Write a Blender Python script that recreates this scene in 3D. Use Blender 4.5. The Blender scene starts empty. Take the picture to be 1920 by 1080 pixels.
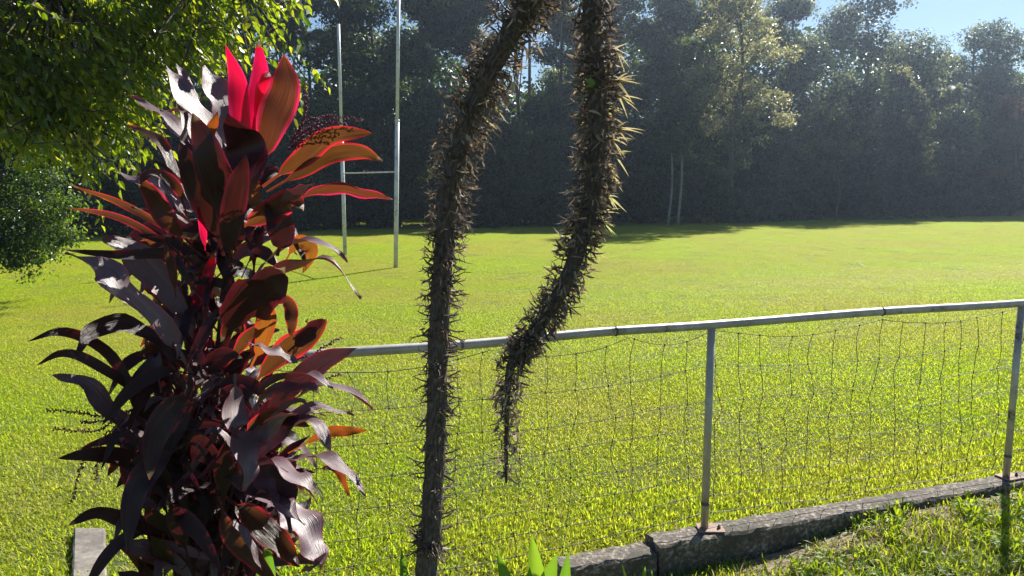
import bpy, math, random
import numpy as np
from mathutils import Vector, Matrix
R = math.radians
random.seed(7)
rng = np.random.default_rng(7)

# ------------------------------------------------------------------ camera, sky, sun, exposure
sc = bpy.context.scene
col = sc.collection
F, CX, CY = 1450.0, 960.0, 540.0
PITCH, CAMZ = R(7.74), 1.9
cam_d = bpy.data.cameras.new("camera")
cam = bpy.data.objects.new("camera", cam_d)
col.objects.link(cam)
cam_d.sensor_width = 36.0
cam_d.lens = 36.0 * F / 1920.0
cam_d.clip_start = 0.05
cam_d.clip_end = 3000
cam.location = (0, 0, CAMZ)
cam.rotation_euler = (R(90) - PITCH, 0, 0)
sc.camera = cam

SUN_AZ, SUN_EL = R(32.5), R(40.3)
SUN = Vector((math.sin(SUN_AZ) * math.cos(SUN_EL), math.cos(SUN_AZ) * math.cos(SUN_EL), math.sin(SUN_EL)))
world = bpy.data.worlds.new("World")
sc.world = world
world.use_nodes = True
wn = world.node_tree
wn.nodes.clear()
sky = wn.nodes.new("ShaderNodeTexSky")
sky.sky_type = 'NISHITA'
sky.sun_disc = False
sky.sun_elevation = SUN_EL
sky.sun_rotation = SUN_AZ
sky.air_density = 1.0
sky.dust_density = 0.15
sky.ozone_density = 4.0
bg = wn.nodes.new("ShaderNodeBackground")
bg.inputs["Strength"].default_value = 0.05
wo = wn.nodes.new("ShaderNodeOutputWorld")
wn.links.new(sky.outputs[0], bg.inputs[0])
wn.links.new(bg.outputs[0], wo.inputs[0])
sun_d = bpy.data.lights.new("sun", 'SUN')
sun_d.energy = 5.0
sun_d.angle = R(0.5)
sun_d.color = (1.0, 0.95, 0.86)
sun = bpy.data.objects.new("sun", sun_d)
col.objects.link(sun)
sun.rotation_euler = (-SUN).to_track_quat('-Z', 'Y').to_euler()
sun.location = SUN * 60
sc.view_settings.view_transform = 'Standard'
sc.view_settings.look = 'None'
sc.view_settings.exposure = 1.12
sc.view_settings.gamma = 1.0
sc.view_settings.use_curve_mapping = False
sc.cycles.max_bounces = 8
sc.cycles.diffuse_bounces = 3
sc.cycles.glossy_bounces = 2
sc.cycles.transmission_bounces = 4
sc.cycles.transparent_max_bounces = 4
sc.cycles.volume_bounces = 0
sc.cycles.use_denoising = True

# ------------------------------------------------------------------ helpers
def P(px, py, Y):
    """the point at horizontal distance Y that the photograph shows at (px, py)"""
    x = (px - CX) / F
    v = (py - CY) / F
    d = Vector((x, math.cos(PITCH) - v * math.sin(PITCH), -math.sin(PITCH) - v * math.cos(PITCH)))
    return Vector((0, 0, CAMZ)) + d * (Y / d.y)

def sstep(t):
    t = np.clip(t, 0, 1)
    return t * t * (3 - 2 * t)

CF = math.cos(math.atan(0.349))
def sdist(x, y):
    return (y - 3.36 - 0.349 * x) * CF

def ground_h(x, y):
    s = sdist(np.asarray(x, float), np.asarray(y, float))
    h = -0.76 * sstep(s / 17.0)
    h = h + 0.125 * sstep((x - .9) / 1.5) * sstep((.05 - s) / .12)
    return h + 0.012 * np.sin(x * 1.7 + y * 0.6) * np.sin(y * 1.1 - x * 0.4)

def gh(x, y):
    return float(ground_h(x, y))

def tag(o, label=None, cat=None, group=None, kind=None):
    if label: o["label"] = label
    if cat: o["category"] = cat
    if group: o["group"] = group
    if kind: o["kind"] = kind
    return o

def empty(name, loc):
    o = bpy.data.objects.new(name, None)
    o.empty_display_size = 0.2
    o.location = loc
    col.objects.link(o)
    return o

class MB:
    """collects vertices and faces of one mesh; np arrays in, one mesh object out"""
    def __init__(self):
        self.v, self.f, self.m, self.a, self.uv = [], [], [], [], []
        self.n = 0
    def add(self, v, f, mat=0, a=0.5, uv=None):
        v = np.asarray(v, float).reshape(-1, 3)
        self.v.append(v)
        for q in f:
            self.f.append(tuple(int(i) + self.n for i in q))
        self.m.append(np.full(len(f), mat, int))
        self.a.append(np.full(len(v), a, float) if np.isscalar(a) else np.asarray(a, float))
        self.uv.append(np.zeros((len(v), 2)) if uv is None else np.asarray(uv, float))
        self.n += len(v)
    def tube(self, pts, rad, k=8, mat=0, a=0.5, cap=True, lump=0.0):
        pts = [Vector(p) for p in pts]
        n = len(pts)
        if np.isscalar(rad): rad = [rad] * n
        V, UV = [], []
        t0 = (pts[1] - pts[0]).normalized()
        u = t0.orthogonal().normalized()
        L = 0
        for i in range(n):
            t = (pts[min(i + 1, n - 1)] - pts[max(i - 1, 0)]).normalized()
            u = (u - t * u.dot(t)).normalized()
            w = t.cross(u)
            if i: L += (pts[i] - pts[i - 1]).length
            for j in range(k):
                an = 2 * math.pi * j / k
                r = rad[i] * (1 + (lump * (random.random() - .5) if lump else 0))
                V.append(pts[i] + (u * math.cos(an) + w * math.sin(an)) * r)
                UV.append((j / k, L))
        fs = []
        for i in range(n - 1):
            for j in range(k):
                fs.append((i * k + j, i * k + (j + 1) % k, (i + 1) * k + (j + 1) % k, (i + 1) * k + j))
        if cap:
            fs.append(tuple(range(k - 1, -1, -1)))
            fs.append(tuple((n - 1) * k + j for j in range(k)))
        self.add([tuple(p) for p in V], fs, mat, a, UV)
    def box(self, lo, hi, mat=0, M=None):
        c = [(x, y, z) for z in (lo[2], hi[2]) for y in (lo[1], hi[1]) for x in (lo[0], hi[0])]
        if M is not None: c = [tuple(M @ Vector(p)) for p in c]
        self.add(c, [(0, 2, 3, 1), (4, 5, 7, 6), (0, 1, 5, 4), (2, 6, 7, 3), (0, 4, 6, 2), (1, 3, 7, 5)], mat)
    def build(self, name, mats, parent=None, smooth=True, bevel=0, loc=None):
        me = bpy.data.meshes.new(name)
        V = np.concatenate(self.v)
        if loc is not None: V = V - np.array(loc)
        elif parent is not None: V = V - np.array(parent.location)
        me.from_pydata(V.tolist(), [], self.f)
        for m in (mats if isinstance(mats, (list, tuple)) else [mats]): me.materials.append(m)
        me.polygons.foreach_set("material_index", np.concatenate(self.m).astype(np.int32))
        me.polygons.foreach_set("use_smooth", np.full(len(self.f), smooth))
        at = me.attributes.new("rnd", 'FLOAT', 'POINT')
        at.data.foreach_set("value", np.concatenate(self.a).astype(np.float32))
        UV = np.concatenate(self.uv)
        ul = me.uv_layers.new(name="UVMap")
        li = np.zeros(len(me.loops), np.int32)
        me.loops.foreach_get("vertex_index", li)
        ul.data.foreach_set("uv", UV[li].astype(np.float32).ravel())
        me.update()
        o = bpy.data.objects.new(name, me)
        col.objects.link(o)
        if parent is not None: o.parent = parent
        if loc is not None: o.location = loc
        if bevel:
            b = o.modifiers.new("bevel", 'BEVEL')
            b.width = bevel; b.segments = 2
        return o

def fast_mesh(name, V, tri, rnd, mat, parent=None, smooth=False, loc=None, uv=None):
    """big triangle meshes straight from arrays"""
    me = bpy.data.meshes.new(name)
    V = np.asarray(V, np.float32)
    if loc is not None: V = V - np.array(loc, np.float32)
    elif parent is not None: V = V - np.array(parent.location, np.float32)
    tri = np.asarray(tri, np.int32)
    me.vertices.add(len(V)); me.vertices.foreach_set("co", V.ravel())
    me.loops.add(tri.size); me.loops.foreach_set("vertex_index", tri.ravel())
    me.polygons.add(len(tri))
    me.polygons.foreach_set("loop_start", np.arange(len(tri), dtype=np.int32) * tri.shape[1])
    me.polygons.foreach_set("use_smooth", np.full(len(tri), smooth))
    for m in (mat if isinstance(mat, (list, tuple)) else [mat]): me.materials.append(m)
    at = me.attributes.new("rnd", 'FLOAT', 'POINT')
    at.data.foreach_set("value", np.asarray(rnd, np.float32))
    if uv is not None:
        ul = me.uv_layers.new(name="UVMap")
        ul.data.foreach_set("uv", np.asarray(uv, np.float32)[tri.ravel()].ravel())
    me.update(calc_edges=True)
    o = bpy.data.objects.new(name, me)
    col.objects.link(o)
    if parent is not None: o.parent = parent
    if loc is not None: o.location = loc
    return o

def spline(pts, n):
    """Catmull-Rom through the points, n samples"""
    p = [Vector(q) for q in pts]
    if len(p) == 2: return [p[0].lerp(p[1], i / (n - 1)) for i in range(n)]
    p = [p[0] * 2 - p[1]] + p + [p[-1] * 2 - p[-2]]
    m = len(p) - 3
    out = []
    for i in range(n):
        t = i / (n - 1) * m
        k = min(int(t), m - 1); t -= k
        a, b, c, d = p[k:k + 4]
        out.append(0.5 * ((2 * b) + (c - a) * t + (2 * a - 5 * b + 4 * c - d) * t * t + (3 * b - a - 3 * c + d) * t ** 3))
    return out

# ------------------------------------------------------------------ materials
def new_mat(name):
    m = bpy.data.materials.new(name)
    m.use_nodes = True
    nt = m.node_tree
    nt.nodes.clear()
    return m, nt, nt.nodes.new, nt.links.new

def ramp(nt, cols):
    r = nt.nodes.new("ShaderNodeValToRGB")
    el = r.color_ramp.elements
    el[0].position, el[0].color = cols[0][0], (*cols[0][1], 1)
    el[1].position, el[1].color = cols[-1][0], (*cols[-1][1], 1)
    for p, c in cols[1:-1]:
        e = el.new(p); e.color = (*c, 1)
    return r

def leaf_mat(name, cols, tcols, tfac=0.45, rough=0.4, spec=0.5, world_noise=None, coat=0.0):
    """thin leaf: reflecting front plus light coming through; colour varies with the leaf's own random number"""
    m, nt, N, L = new_mat(name)
    at = N("ShaderNodeAttribute"); at.attribute_name = "rnd"
    r1, r2 = ramp(nt, cols), ramp(nt, tcols)
    L(at.outputs["Fac"], r1.inputs[0]); L(at.outputs["Fac"], r2.inputs[0])
    c1, c2 = r1.outputs[0], r2.outputs[0]
    if world_noise:
        sc_, tint, amt = world_noise
        geo = N("ShaderNodeNewGeometry")
        no = N("ShaderNodeTexNoise"); no.inputs["Scale"].default_value = sc_; no.inputs["Detail"].default_value = 4
        L(geo.outputs["Position"], no.inputs["Vector"])
        mr = N("ShaderNodeMapRange"); mr.inputs[1].default_value = 0.38; mr.inputs[2].default_value = 0.66
        mr.inputs[3].default_value = 0; mr.inputs[4].default_value = amt
        L(no.outputs["Fac"], mr.inputs[0])
        for k in (1, 2):
            mx = N("ShaderNodeMix"); mx.data_type = 'RGBA'
            L(mr.outputs[0], mx.inputs[0]); L(c1 if k == 1 else c2, mx.inputs[6])
            mx.inputs[7].default_value = (*tint, 1)
            if k == 1: c1 = mx.outputs[2]
            else: c2 = mx.outputs[2]
    p = N("ShaderNodeBsdfPrincipled")
    p.inputs["Roughness"].default_value = rough
    p.inputs["Specular IOR Level"].default_value = spec
    p.inputs["Coat Weight"].default_value = coat
    L(c1, p.inputs["Base Color"])
    t = N("ShaderNodeBsdfTranslucent"); L(c2, t.inputs["Color"])
    mx = N("ShaderNodeMixShader"); mx.inputs[0].default_value = tfac
    L(p.outputs[0], mx.inputs[1]); L(t.outputs[0], mx.inputs[2])
    o = N("ShaderNodeOutputMaterial"); L(mx.outputs[0], o.inputs[0])
    return m

def cordy_mat(name, inner, edge, tin, tedge, tfac, rough=0.33, veinamt=0.55, spec=0.5):
    """cordyline blade: lengthwise veins, coloured margin, midrib (u across from the UV map)"""
    m, nt, N, L = new_mat(name)
    uv = N("ShaderNodeUVMap"); sp = N("ShaderNodeSeparateXYZ"); L(uv.outputs[0], sp.inputs[0])
    ab = N("ShaderNodeMath"); ab.operation = 'ABSOLUTE'; L(sp.outputs[0], ab.inputs[0])          # u in -1..1
    no = N("ShaderNodeTexNoise"); no.inputs["Scale"].default_value = 1.0; no.inputs["Detail"].default_value = 3
    mp = N("ShaderNodeMapping"); mp.inputs["Scale"].default_value = (7, 1.2, 1)
    L(uv.outputs[0], mp.inputs[0]); L(mp.outputs[0], no.inputs[0])
    ad = N("ShaderNodeMath"); ad.operation = 'MULTIPLY_ADD'; ad.inputs[1].default_value = 0.5
    L(no.outputs["Fac"], ad.inputs[0]); L(ab.outputs[0], ad.inputs[2])
    mr = N("ShaderNodeMapRange"); mr.inputs[1].default_value = 0.92; mr.inputs[2].default_value = 1.22
    L(ad.outputs[0], mr.inputs[0])
    wv = N("ShaderNodeTexNoise"); wv.inputs["Scale"].default_value = 1.0; wv.inputs["Detail"].default_value = 2
    mp2 = N("ShaderNodeMapping"); mp2.inputs["Scale"].default_value = (26, 0.8, 1)
    L(uv.outputs[0], mp2.inputs[0]); L(mp2.outputs[0], wv.inputs[0])
    at = N("ShaderNodeAttribute"); at.attribute_name = "rnd"
    outs = []
    tip = N("ShaderNodeMapRange"); tip.inputs[1].default_value = .72; tip.inputs[2].default_value = .98
    L(at.outputs["Fac"], tip.inputs[0])
    for a, b in ((inner, edge), (tin, tedge)):
        mx = N("ShaderNodeMix"); mx.data_type = 'RGBA'
        L(mr.outputs[0], mx.inputs[0]); mx.inputs[6].default_value = (*a, 1); mx.inputs[7].default_value = (*b, 1)
        hsv = N("ShaderNodeHueSaturation")
        vv = N("ShaderNodeMapRange"); vv.inputs[1].default_value = 0.3; vv.inputs[2].default_value = 0.7
        vv.inputs[3].default_value = 1 - veinamt; vv.inputs[4].default_value = 1 + veinamt
        L(wv.outputs["Fac"], vv.inputs[0])
        hh = N("ShaderNodeMapRange"); hh.inputs[3].default_value = 0.485; hh.inputs[4].default_value = 0.52
        L(at.outputs["Fac"], hh.inputs[0]); L(hh.outputs[0], hsv.inputs["Hue"])
        L(vv.outputs[0], hsv.inputs["Value"]); L(mx.outputs[2], hsv.inputs["Color"])
        tm = N("ShaderNodeMix"); tm.data_type = 'RGBA'
        L(tip.outputs[0], tm.inputs[0]); L(hsv.outputs[0], tm.inputs[6]); tm.inputs[7].default_value = (.24, .15, .08, 1)
        outs.append(tm.outputs[2])
    bp = N("ShaderNodeBump"); bp.inputs["Strength"].default_value = 0.8; bp.inputs["Distance"].default_value = 0.002
    L(wv.outputs["Fac"], bp.inputs["Height"])
    p = N("ShaderNodeBsdfPrincipled"); p.inputs["Roughness"].default_value = rough
    p.inputs["Specular IOR Level"].default_value = spec
    L(outs[0], p.inputs["Base Color"]); L(bp.outputs[0], p.inputs["Normal"])
    t = N("ShaderNodeBsdfTranslucent"); L(outs[1], t.inputs["Color"])
    ms = N("ShaderNodeMixShader"); ms.inputs[0].default_value = tfac
    L(p.outputs[0], ms.inputs[1]); L(t.outputs[0], ms.inputs[2])
    o = N("ShaderNodeOutputMaterial"); L(ms.outputs[0], o.inputs[0])
    return m

def rough_mat(name, cols, scale=8, rough=0.9, bump=0.4, dist=0.01, stretch=(1, 1, 1), metal=0.0, detail=6, space="obj", extra=None):
    m, nt, N, L = new_mat(name)
    if space == "world":
        co = N("ShaderNodeNewGeometry").outputs["Position"]
    else:
        co = N("ShaderNodeTexCoord").outputs["UV" if space == "uv" else "Object"]
    mp = N("ShaderNodeMapping"); mp.inputs["Scale"].default_value = stretch
    L(co, mp.inputs[0])
    no = N("ShaderNodeTexNoise"); no.inputs["Scale"].default_value = scale; no.inputs["Detail"].default_value = detail
    no.inputs["Roughness"].default_value = 0.65
    L(mp.outputs[0], no.inputs["Vector"])
    r = ramp(nt, cols); L(no.outputs["Fac"], r.inputs[0])
    c = r.outputs[0]
    if extra:
        s2, c2, lo, hi = extra
        n2 = N("ShaderNodeTexNoise"); n2.inputs["Scale"].default_value = s2; n2.inputs["Detail"].default_value = 8
        n2.inputs["Roughness"].default_value = 0.7
        L(co, n2.inputs["Vector"])
        mr = N("ShaderNodeMapRange"); mr.inputs[1].default_value = lo; mr.inputs[2].default_value = hi
        L(n2.outputs["Fac"], mr.inputs[0])
        mx = N("ShaderNodeMix"); mx.data_type = 'RGBA'
        L(mr.outputs[0], mx.inputs[0]); L(c, mx.inputs[6]); mx.inputs[7].default_value = (*c2, 1)
        c = mx.outputs[2]
    p = N("ShaderNodeBsdfPrincipled"); p.inputs["Roughness"].default_value = rough
    p.inputs["Metallic"].default_value = metal
    L(c, p.inputs["Base Color"])
    b = N("ShaderNodeBump"); b.inputs["Strength"].default_value = bump; b.inputs["Distance"].default_value = dist
    L(no.outputs["Fac"], b.inputs["Height"]); L(b.outputs[0], p.inputs["Normal"])
    o = N("ShaderNodeOutputMaterial"); L(p.outputs[0], o.inputs[0])
    return m

M = {}
M['grass'] = leaf_mat("grass_blades",
    [(0, (.18, .26, .014)), (.6, (.24, .32, .018)), (.9, (.32, .37, .03)), (1, (.42, .36, .16))],
    [(0, (.42, .66, .008)), (.6, (.60, .77, .012)), (.9, (.84, .82, .03)), (1, (.60, .48, .16))],
    tfac=0.53, rough=0.5, spec=0.25, world_noise=(0.22, (.55, .46, .09), 0.55))
M['lawn'] = leaf_mat("lawn_blades",
    [(0, (.09, .18, .015)), (.6, (.15, .26, .02)), (.85, (.22, .31, .03)), (1, (.46, .38, .20))],
    [(0, (.36, .50, .012)), (.6, (.54, .62, .014)), (.85, (.68, .68, .04)), (1, (.58, .46, .20))],
    tfac=0.48, rough=0.5, spec=0.35)
M['straw'] = leaf_mat("dry_grass", [(0, (.16, .11, .06)), (1, (.42, .33, .20))], [(0, (.25, .17, .09)), (1, (.5, .38, .2))], tfac=0.3, rough=0.8, spec=0.2)
M['soil'] = rough_mat("ground_soil", [(0.3, (.035, .05, .012)), (0.7, (.085, .10, .03))], scale=3, rough=1, bump=0.6, dist=0.03, space="world")
M['dirt'] = rough_mat("bare_dirt", [(0.3, (.12, .10, .06)), (0.7, (.34, .27, .18))], scale=14, rough=1, bump=0.6, dist=0.02, space="world")
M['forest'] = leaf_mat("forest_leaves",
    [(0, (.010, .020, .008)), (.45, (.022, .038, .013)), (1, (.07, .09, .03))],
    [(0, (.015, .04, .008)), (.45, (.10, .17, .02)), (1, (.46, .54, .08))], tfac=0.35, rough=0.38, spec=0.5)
M['forest_mid'] = leaf_mat("mid_forest_leaves",
    [(0, (.014, .026, .008)), (.45, (.04, .058, .018)), (1, (.10, .12, .035))],
    [(0, (.02, .045, .008)), (.45, (.18, .26, .03)), (1, (.62, .66, .10))], tfac=0.42, rough=0.35, spec=0.6)
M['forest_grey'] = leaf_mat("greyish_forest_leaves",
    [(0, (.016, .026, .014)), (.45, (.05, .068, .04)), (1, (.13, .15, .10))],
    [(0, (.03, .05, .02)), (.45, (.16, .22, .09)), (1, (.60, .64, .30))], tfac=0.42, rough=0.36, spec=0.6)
M['forest_sunlit'] = leaf_mat("sunlit_tone_forest_leaves",  # pale leaf tones raised so the colour itself looks sunlit
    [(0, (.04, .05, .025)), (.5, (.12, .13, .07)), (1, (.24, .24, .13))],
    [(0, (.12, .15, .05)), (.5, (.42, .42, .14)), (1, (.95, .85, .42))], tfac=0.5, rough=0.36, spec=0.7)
M['forest_orange'] = leaf_mat("rusty_forest_leaves",
    [(0, (.10, .06, .02)), (1, (.26, .13, .05))], [(0, (.35, .2, .05)), (1, (.65, .30, .10))], tfac=0.45, rough=0.4, spec=0.5)
M['ficus'] = leaf_mat("glossy_tree_leaves",
    [(0, (.022, .044, .010)), (.6, (.045, .08, .016)), (1, (.10, .13, .02))],
    [(0, (.16, .28, .008)), (.6, (.46, .60, .014)), (1, (.82, .80, .04))], tfac=0.45, rough=0.32, spec=0.7)
M['weep'] = leaf_mat("small_dark_leaves",
    [(0, (.025, .05, .02)), (.6, (.05, .085, .03)), (1, (.09, .12, .03))],
    [(0, (.05, .12, .01)), (.6, (.18, .32, .015)), (1, (.60, .70, .05))], tfac=0.42, rough=0.33, spec=0.5)
M['bark'] = rough_mat("bark", [(0.3, (.035, .028, .02)), (0.7, (.11, .09, .07))], scale=6, stretch=(3, 3, .6), bump=0.7, dist=0.03)
M['pale_bark'] = rough_mat("pale_bark", [(0.3, (.16, .15, .13)), (0.7, (.34, .32, .28))], scale=5, stretch=(2, 2, .6), bump=0.4, dist=0.02)
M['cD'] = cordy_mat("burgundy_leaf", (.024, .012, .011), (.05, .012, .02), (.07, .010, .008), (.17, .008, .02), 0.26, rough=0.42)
M['cS'] = cordy_mat("painted_sheen_leaf", (.12, .07, .078), (.16, .04, .06), (.10, .012, .012), (.36, .01, .03), 0.14, rough=0.48, spec=1.0)  # burgundy leaf again, its sheen painted in as a paler base colour
M['cB'] = cordy_mat("bronze_leaf", (.045, .022, .012), (.14, .012, .025), (.14, .045, .010), (.80, .02, .05), 0.42)
M['cP'] = cordy_mat("young_crimson_leaf", (.10, .008, .025), (.22, .012, .05), (.75, .004, .055), (.95, .02, .16), 0.50, rough=0.4, veinamt=0.2)
M['cO'] = cordy_mat("orange_leaf", (.10, .05, .015), (.16, .04, .02), (.38, .115, .012), (.60, .06, .02), 0.42)
M['cstem'] = rough_mat("cane", [(0.3, (.03, .018, .016)), (0.7, (.09, .06, .045))], scale=20, bump=0.5, dist=0.004)
M['spike'] = leaf_mat("purple_flower_buds", [(0, (.10, .01, .03)), (1, (.30, .05, .12))], [(0, (.3, .02, .06)), (1, (.6, .08, .2))], tfac=0.3, rough=0.5)
M['agave'] = leaf_mat("agave_green", [(0, (.08, .18, .03)), (1, (.16, .27, .04))], [(0, (.14, .32, .02)), (1, (.40, .58, .03))], tfac=0.45, rough=0.4, spec=0.5)
M['stalk'] = rough_mat("stalk_bark", [(0.25, (.04, .03, .024)), (0.5, (.12, .095, .075)), (0.75, (.32, .27, .22))], scale=9, stretch=(3.0, 5.0, 1), rough=0.85, bump=1.0, dist=0.012, space="uv")
M['bract'] = leaf_mat("dried_bracts", [(0, (.09, .07, .055)), (.6, (.24, .185, .14)), (1, (.50, .40, .30))], [(0, (.07, .055, .045)), (.6, (.22, .16, .12)), (1, (.60, .42, .25))], tfac=0.30, rough=0.65, spec=0.35)
M['plet'] = leaf_mat("plantlet_leaves", [(0, (.10, .08, .03)), (1, (.16, .20, .05))], [(0, (.40, .28, .17)), (.5, (.55, .50, .22)), (1, (.5, .62, .16))], tfac=0.5, rough=0.5)
M['concrete'] = rough_mat("concrete", [(0.34, (.05, .043, .036)), (0.52, (.14, .118, .095)), (0.66, (.42, .37, .32))], scale=46, rough=0.95, bump=0.6, dist=0.008, space="obj", detail=10, extra=(4.5, (.07, .066, .05), 0.46, 0.66))
M['slab'] = rough_mat("clean_concrete", [(0.3, (.14, .125, .105)), (0.7, (.30, .27, .235))], scale=30, rough=0.95, bump=0.4, dist=0.004, detail=8, extra=(6, (.13, .115, .10), 0.5, 0.62))
M['pipe'] = rough_mat("galvanised_pipe", [(0.3, (.32, .29, .25)), (0.7, (.56, .52, .46))], scale=9, rough=0.42, bump=0.25, dist=0.001, metal=0.35, extra=(6.0, (.10, .075, .06), 0.57, 0.66))
M['wire'] = rough_mat("wire", [(0.3, (.05, .048, .045)), (0.7, (.15, .145, .14))], scale=20, rough=0.5, bump=0.1, dist=0.001, metal=0.4)
M['plate'] = rough_mat("rusty_plate", [(0.3, (.15, .10, .075)), (0.7, (.36, .25, .19))], scale=25, rough=0.8, bump=0.3, dist=0.002)
M['white'] = rough_mat("weathered_white_paint", [(0.3, (.60, .60, .60)), (0.7, (.82, .82, .80))], scale=4, rough=0.5, bump=0.1, dist=0.002, extra=(7, (.28, .27, .26), 0.55, 0.65))

# ------------------------------------------------------------------ ground
def build_ground():
    xs = np.concatenate([np.linspace(-400, -45, 10), np.linspace(-42, -9, 30), np.linspace(-8, 8, 81), np.linspace(9, 60, 40), np.linspace(70, 400, 9)])
    ys = np.concatenate([np.linspace(-60, -2, 8), np.linspace(-1, 12, 66), np.linspace(12.5, 40, 50), np.linspace(42, 90, 24), np.linspace(110, 900, 12)])
    X, Y = np.meshgrid(xs, ys)
    Z = ground_h(X, Y)
    V = np.stack([X, Y, Z], -1).reshape(-1, 3)
    nx, ny = len(xs), len(ys)
    i = np.arange(nx - 1)[None] + nx * np.arange(ny - 1)[:, None]
    Q = np.stack([i, i + 1, i + nx + 1, i + nx], -1).reshape(-1, 4)
    o = fast_mesh("ground", V, Q, np.full(len(V), .5), M['soil'], smooth=True, loc=(0, 0, 0))
    tag(o, kind="structure")
build_ground()

def blades(n, rad, lmin, lmax, wmin, wmax, seg=3, tilt=(10, 75), dry=0.04, seed=1, gauss=True):
    """n grass blades round the origin, as arrays"""
    g = np.random.default_rng(seed)
    if gauss:
        r = rad * np.sqrt(g.random(n)); 
        keep = g.random(n) < np.clip(1.6 * (1 - r / rad), 0, 1)
        r = r[keep]; n = len(r)
    else:
        r = rad * np.sqrt(g.random(n))
    th = g.random(n) * 2 * np.pi
    cx, cy = r * np.cos(th), r * np.sin(th)
    az = g.random(n) * 2 * np.pi
    t0 = np.radians(g.uniform(tilt[0], tilt[1], n))
    bend = np.radians(g.uniform(5, 55, n))
    Ln = g.uniform(lmin, lmax, n); W = g.uniform(wmin, wmax, n) / 2
    d = np.stack([np.cos(az), np.sin(az)], -1)
    s = np.stack([-np.sin(az), np.cos(az)], -1)
    px, pz = np.zeros(n), np.full(n, -0.005)
    V = np.zeros((n, 2 * seg + 1, 3))
    twist = g.uniform(-.6, .6, n)
    for k in range(seg + 1):
        f = k / seg
        prof = (1.0, .95, .75, 0)[min(k, 3)] if seg == 3 else (1 - f * .5)
        w = W * prof
        if k < seg:
            for j, sg in enumerate((-1, 1)):
                V[:, 2 * k + j, 0] = cx + d[:, 0] * px + s[:, 0] * w * sg
                V[:, 2 * k + j, 1] = cy + d[:, 1] * px + s[:, 1] * w * sg
                V[:, 2 * k + j, 2] = pz + sg * w * twist
        else:
            V[:, 2 * k, 0] = cx + d[:, 0] * px
            V[:, 2 * k, 1] = cy + d[:, 1] * px
            V[:, 2 * k, 2] = pz
        an = t0 + bend * (k / seg)
        px = px + np.sin(an) * Ln / seg
        pz = pz + np.cos(an) * Ln / seg
    base = (np.arange(n) * (2 * seg + 1))[:, None]
    T = []
    for k in range(seg - 1):
        T.append(base + np.array([[2 * k, 2 * k + 1, 2 * k + 3]]))
        T.append(base + np.array([[2 * k, 2 * k + 3, 2 * k + 2]]))
    T.append(base + np.array([[2 * seg - 2, 2 * seg - 1, 2 * seg]]))
    T = np.concatenate(T)
    rn = g.random(n) * 0.92
    rn[g.random(n) < dry] = 1.0
    return V.reshape(-1, 3), T, np.repeat(rn, 2 * seg + 1)

def scatter_gn():
    """node group: loose vertices with is_pt = 1 receive a copy of the rest of the mesh"""
    ng = bpy.data.node_groups.new("grass_scatter", 'GeometryNodeTree')
    ng.interface.new_socket("Geometry", in_out='INPUT', socket_type='NodeSocketGeometry')
    ng.interface.new_socket("Geometry", in_out='OUTPUT', socket_type='NodeSocketGeometry')
    N, L = ng.nodes.new, ng.links.new
    gi, go = N("NodeGroupInput"), N("NodeGroupOutput")
    def attr(nm, dt='FLOAT'):
        a = N("GeometryNodeInputNamedAttribute"); a.data_type = dt; a.inputs[0].default_value = nm
        return a.outputs[0]
    cmp_ = N("FunctionNodeCompare"); cmp_.data_type = 'FLOAT'; cmp_.operation = 'GREATER_THAN'
    L(attr("is_pt"), cmp_.inputs[0]); cmp_.inputs[1].default_value = 0.5
    sep = N("GeometryNodeSeparateGeometry"); sep.domain = 'POINT'
    L(gi.outputs[0], sep.inputs[0]); L(cmp_.outputs[0], sep.inputs[1])
    mp = N("GeometryNodeMeshToPoints"); L(sep.outputs[0], mp.inputs[0])
    iop = N("GeometryNodeInstanceOnPoints")
    L(mp.outputs[0], iop.inputs["Points"]); L(sep.outputs[1], iop.inputs["Instance"])
    cb = N("ShaderNodeCombineXYZ"); L(attr("rot"), cb.inputs[2])
    e2r = N("FunctionNodeEulerToRotation"); L(cb.outputs[0], e2r.inputs[0])
    L(e2r.outputs[0], iop.inputs["Rotation"])
    cs = N("ShaderNodeCombineXYZ")
    for k in range(2): cs.inputs[k].default_value = 1.0
    L(attr("sz"), cs.inputs[2])
    L(cs.outputs[0], iop.inputs["Scale"])
    L(iop.outputs[0], go.inputs[0])
    return ng
GN = scatter_gn()

def grass_object(name, patch, pts, rot, sz, mat, label, cat):
    V, T, rn = patch
    n, m = len(V), len(pts)
    V2 = np.concatenate([V, pts])
    o = fast_mesh(name, V2, T, np.concatenate([rn, np.zeros(m)]), mat, loc=(0, 0, 0))
    me = o.data
    for nm, a in (("is_pt", np.r_[np.zeros(n), np.ones(m)]), ("rot", np.r_[np.zeros(n), rot]), ("sz", np.r_[np.ones(n), sz])):
        at = me.attributes.new(nm, 'FLOAT', 'POINT')
        at.data.foreach_set("value", a.astype(np.float32))
    md = o.modifiers.new("scatter", 'NODES'); md.node_group = GN
    tag(o, label, cat, kind="stuff")
    return o

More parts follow.
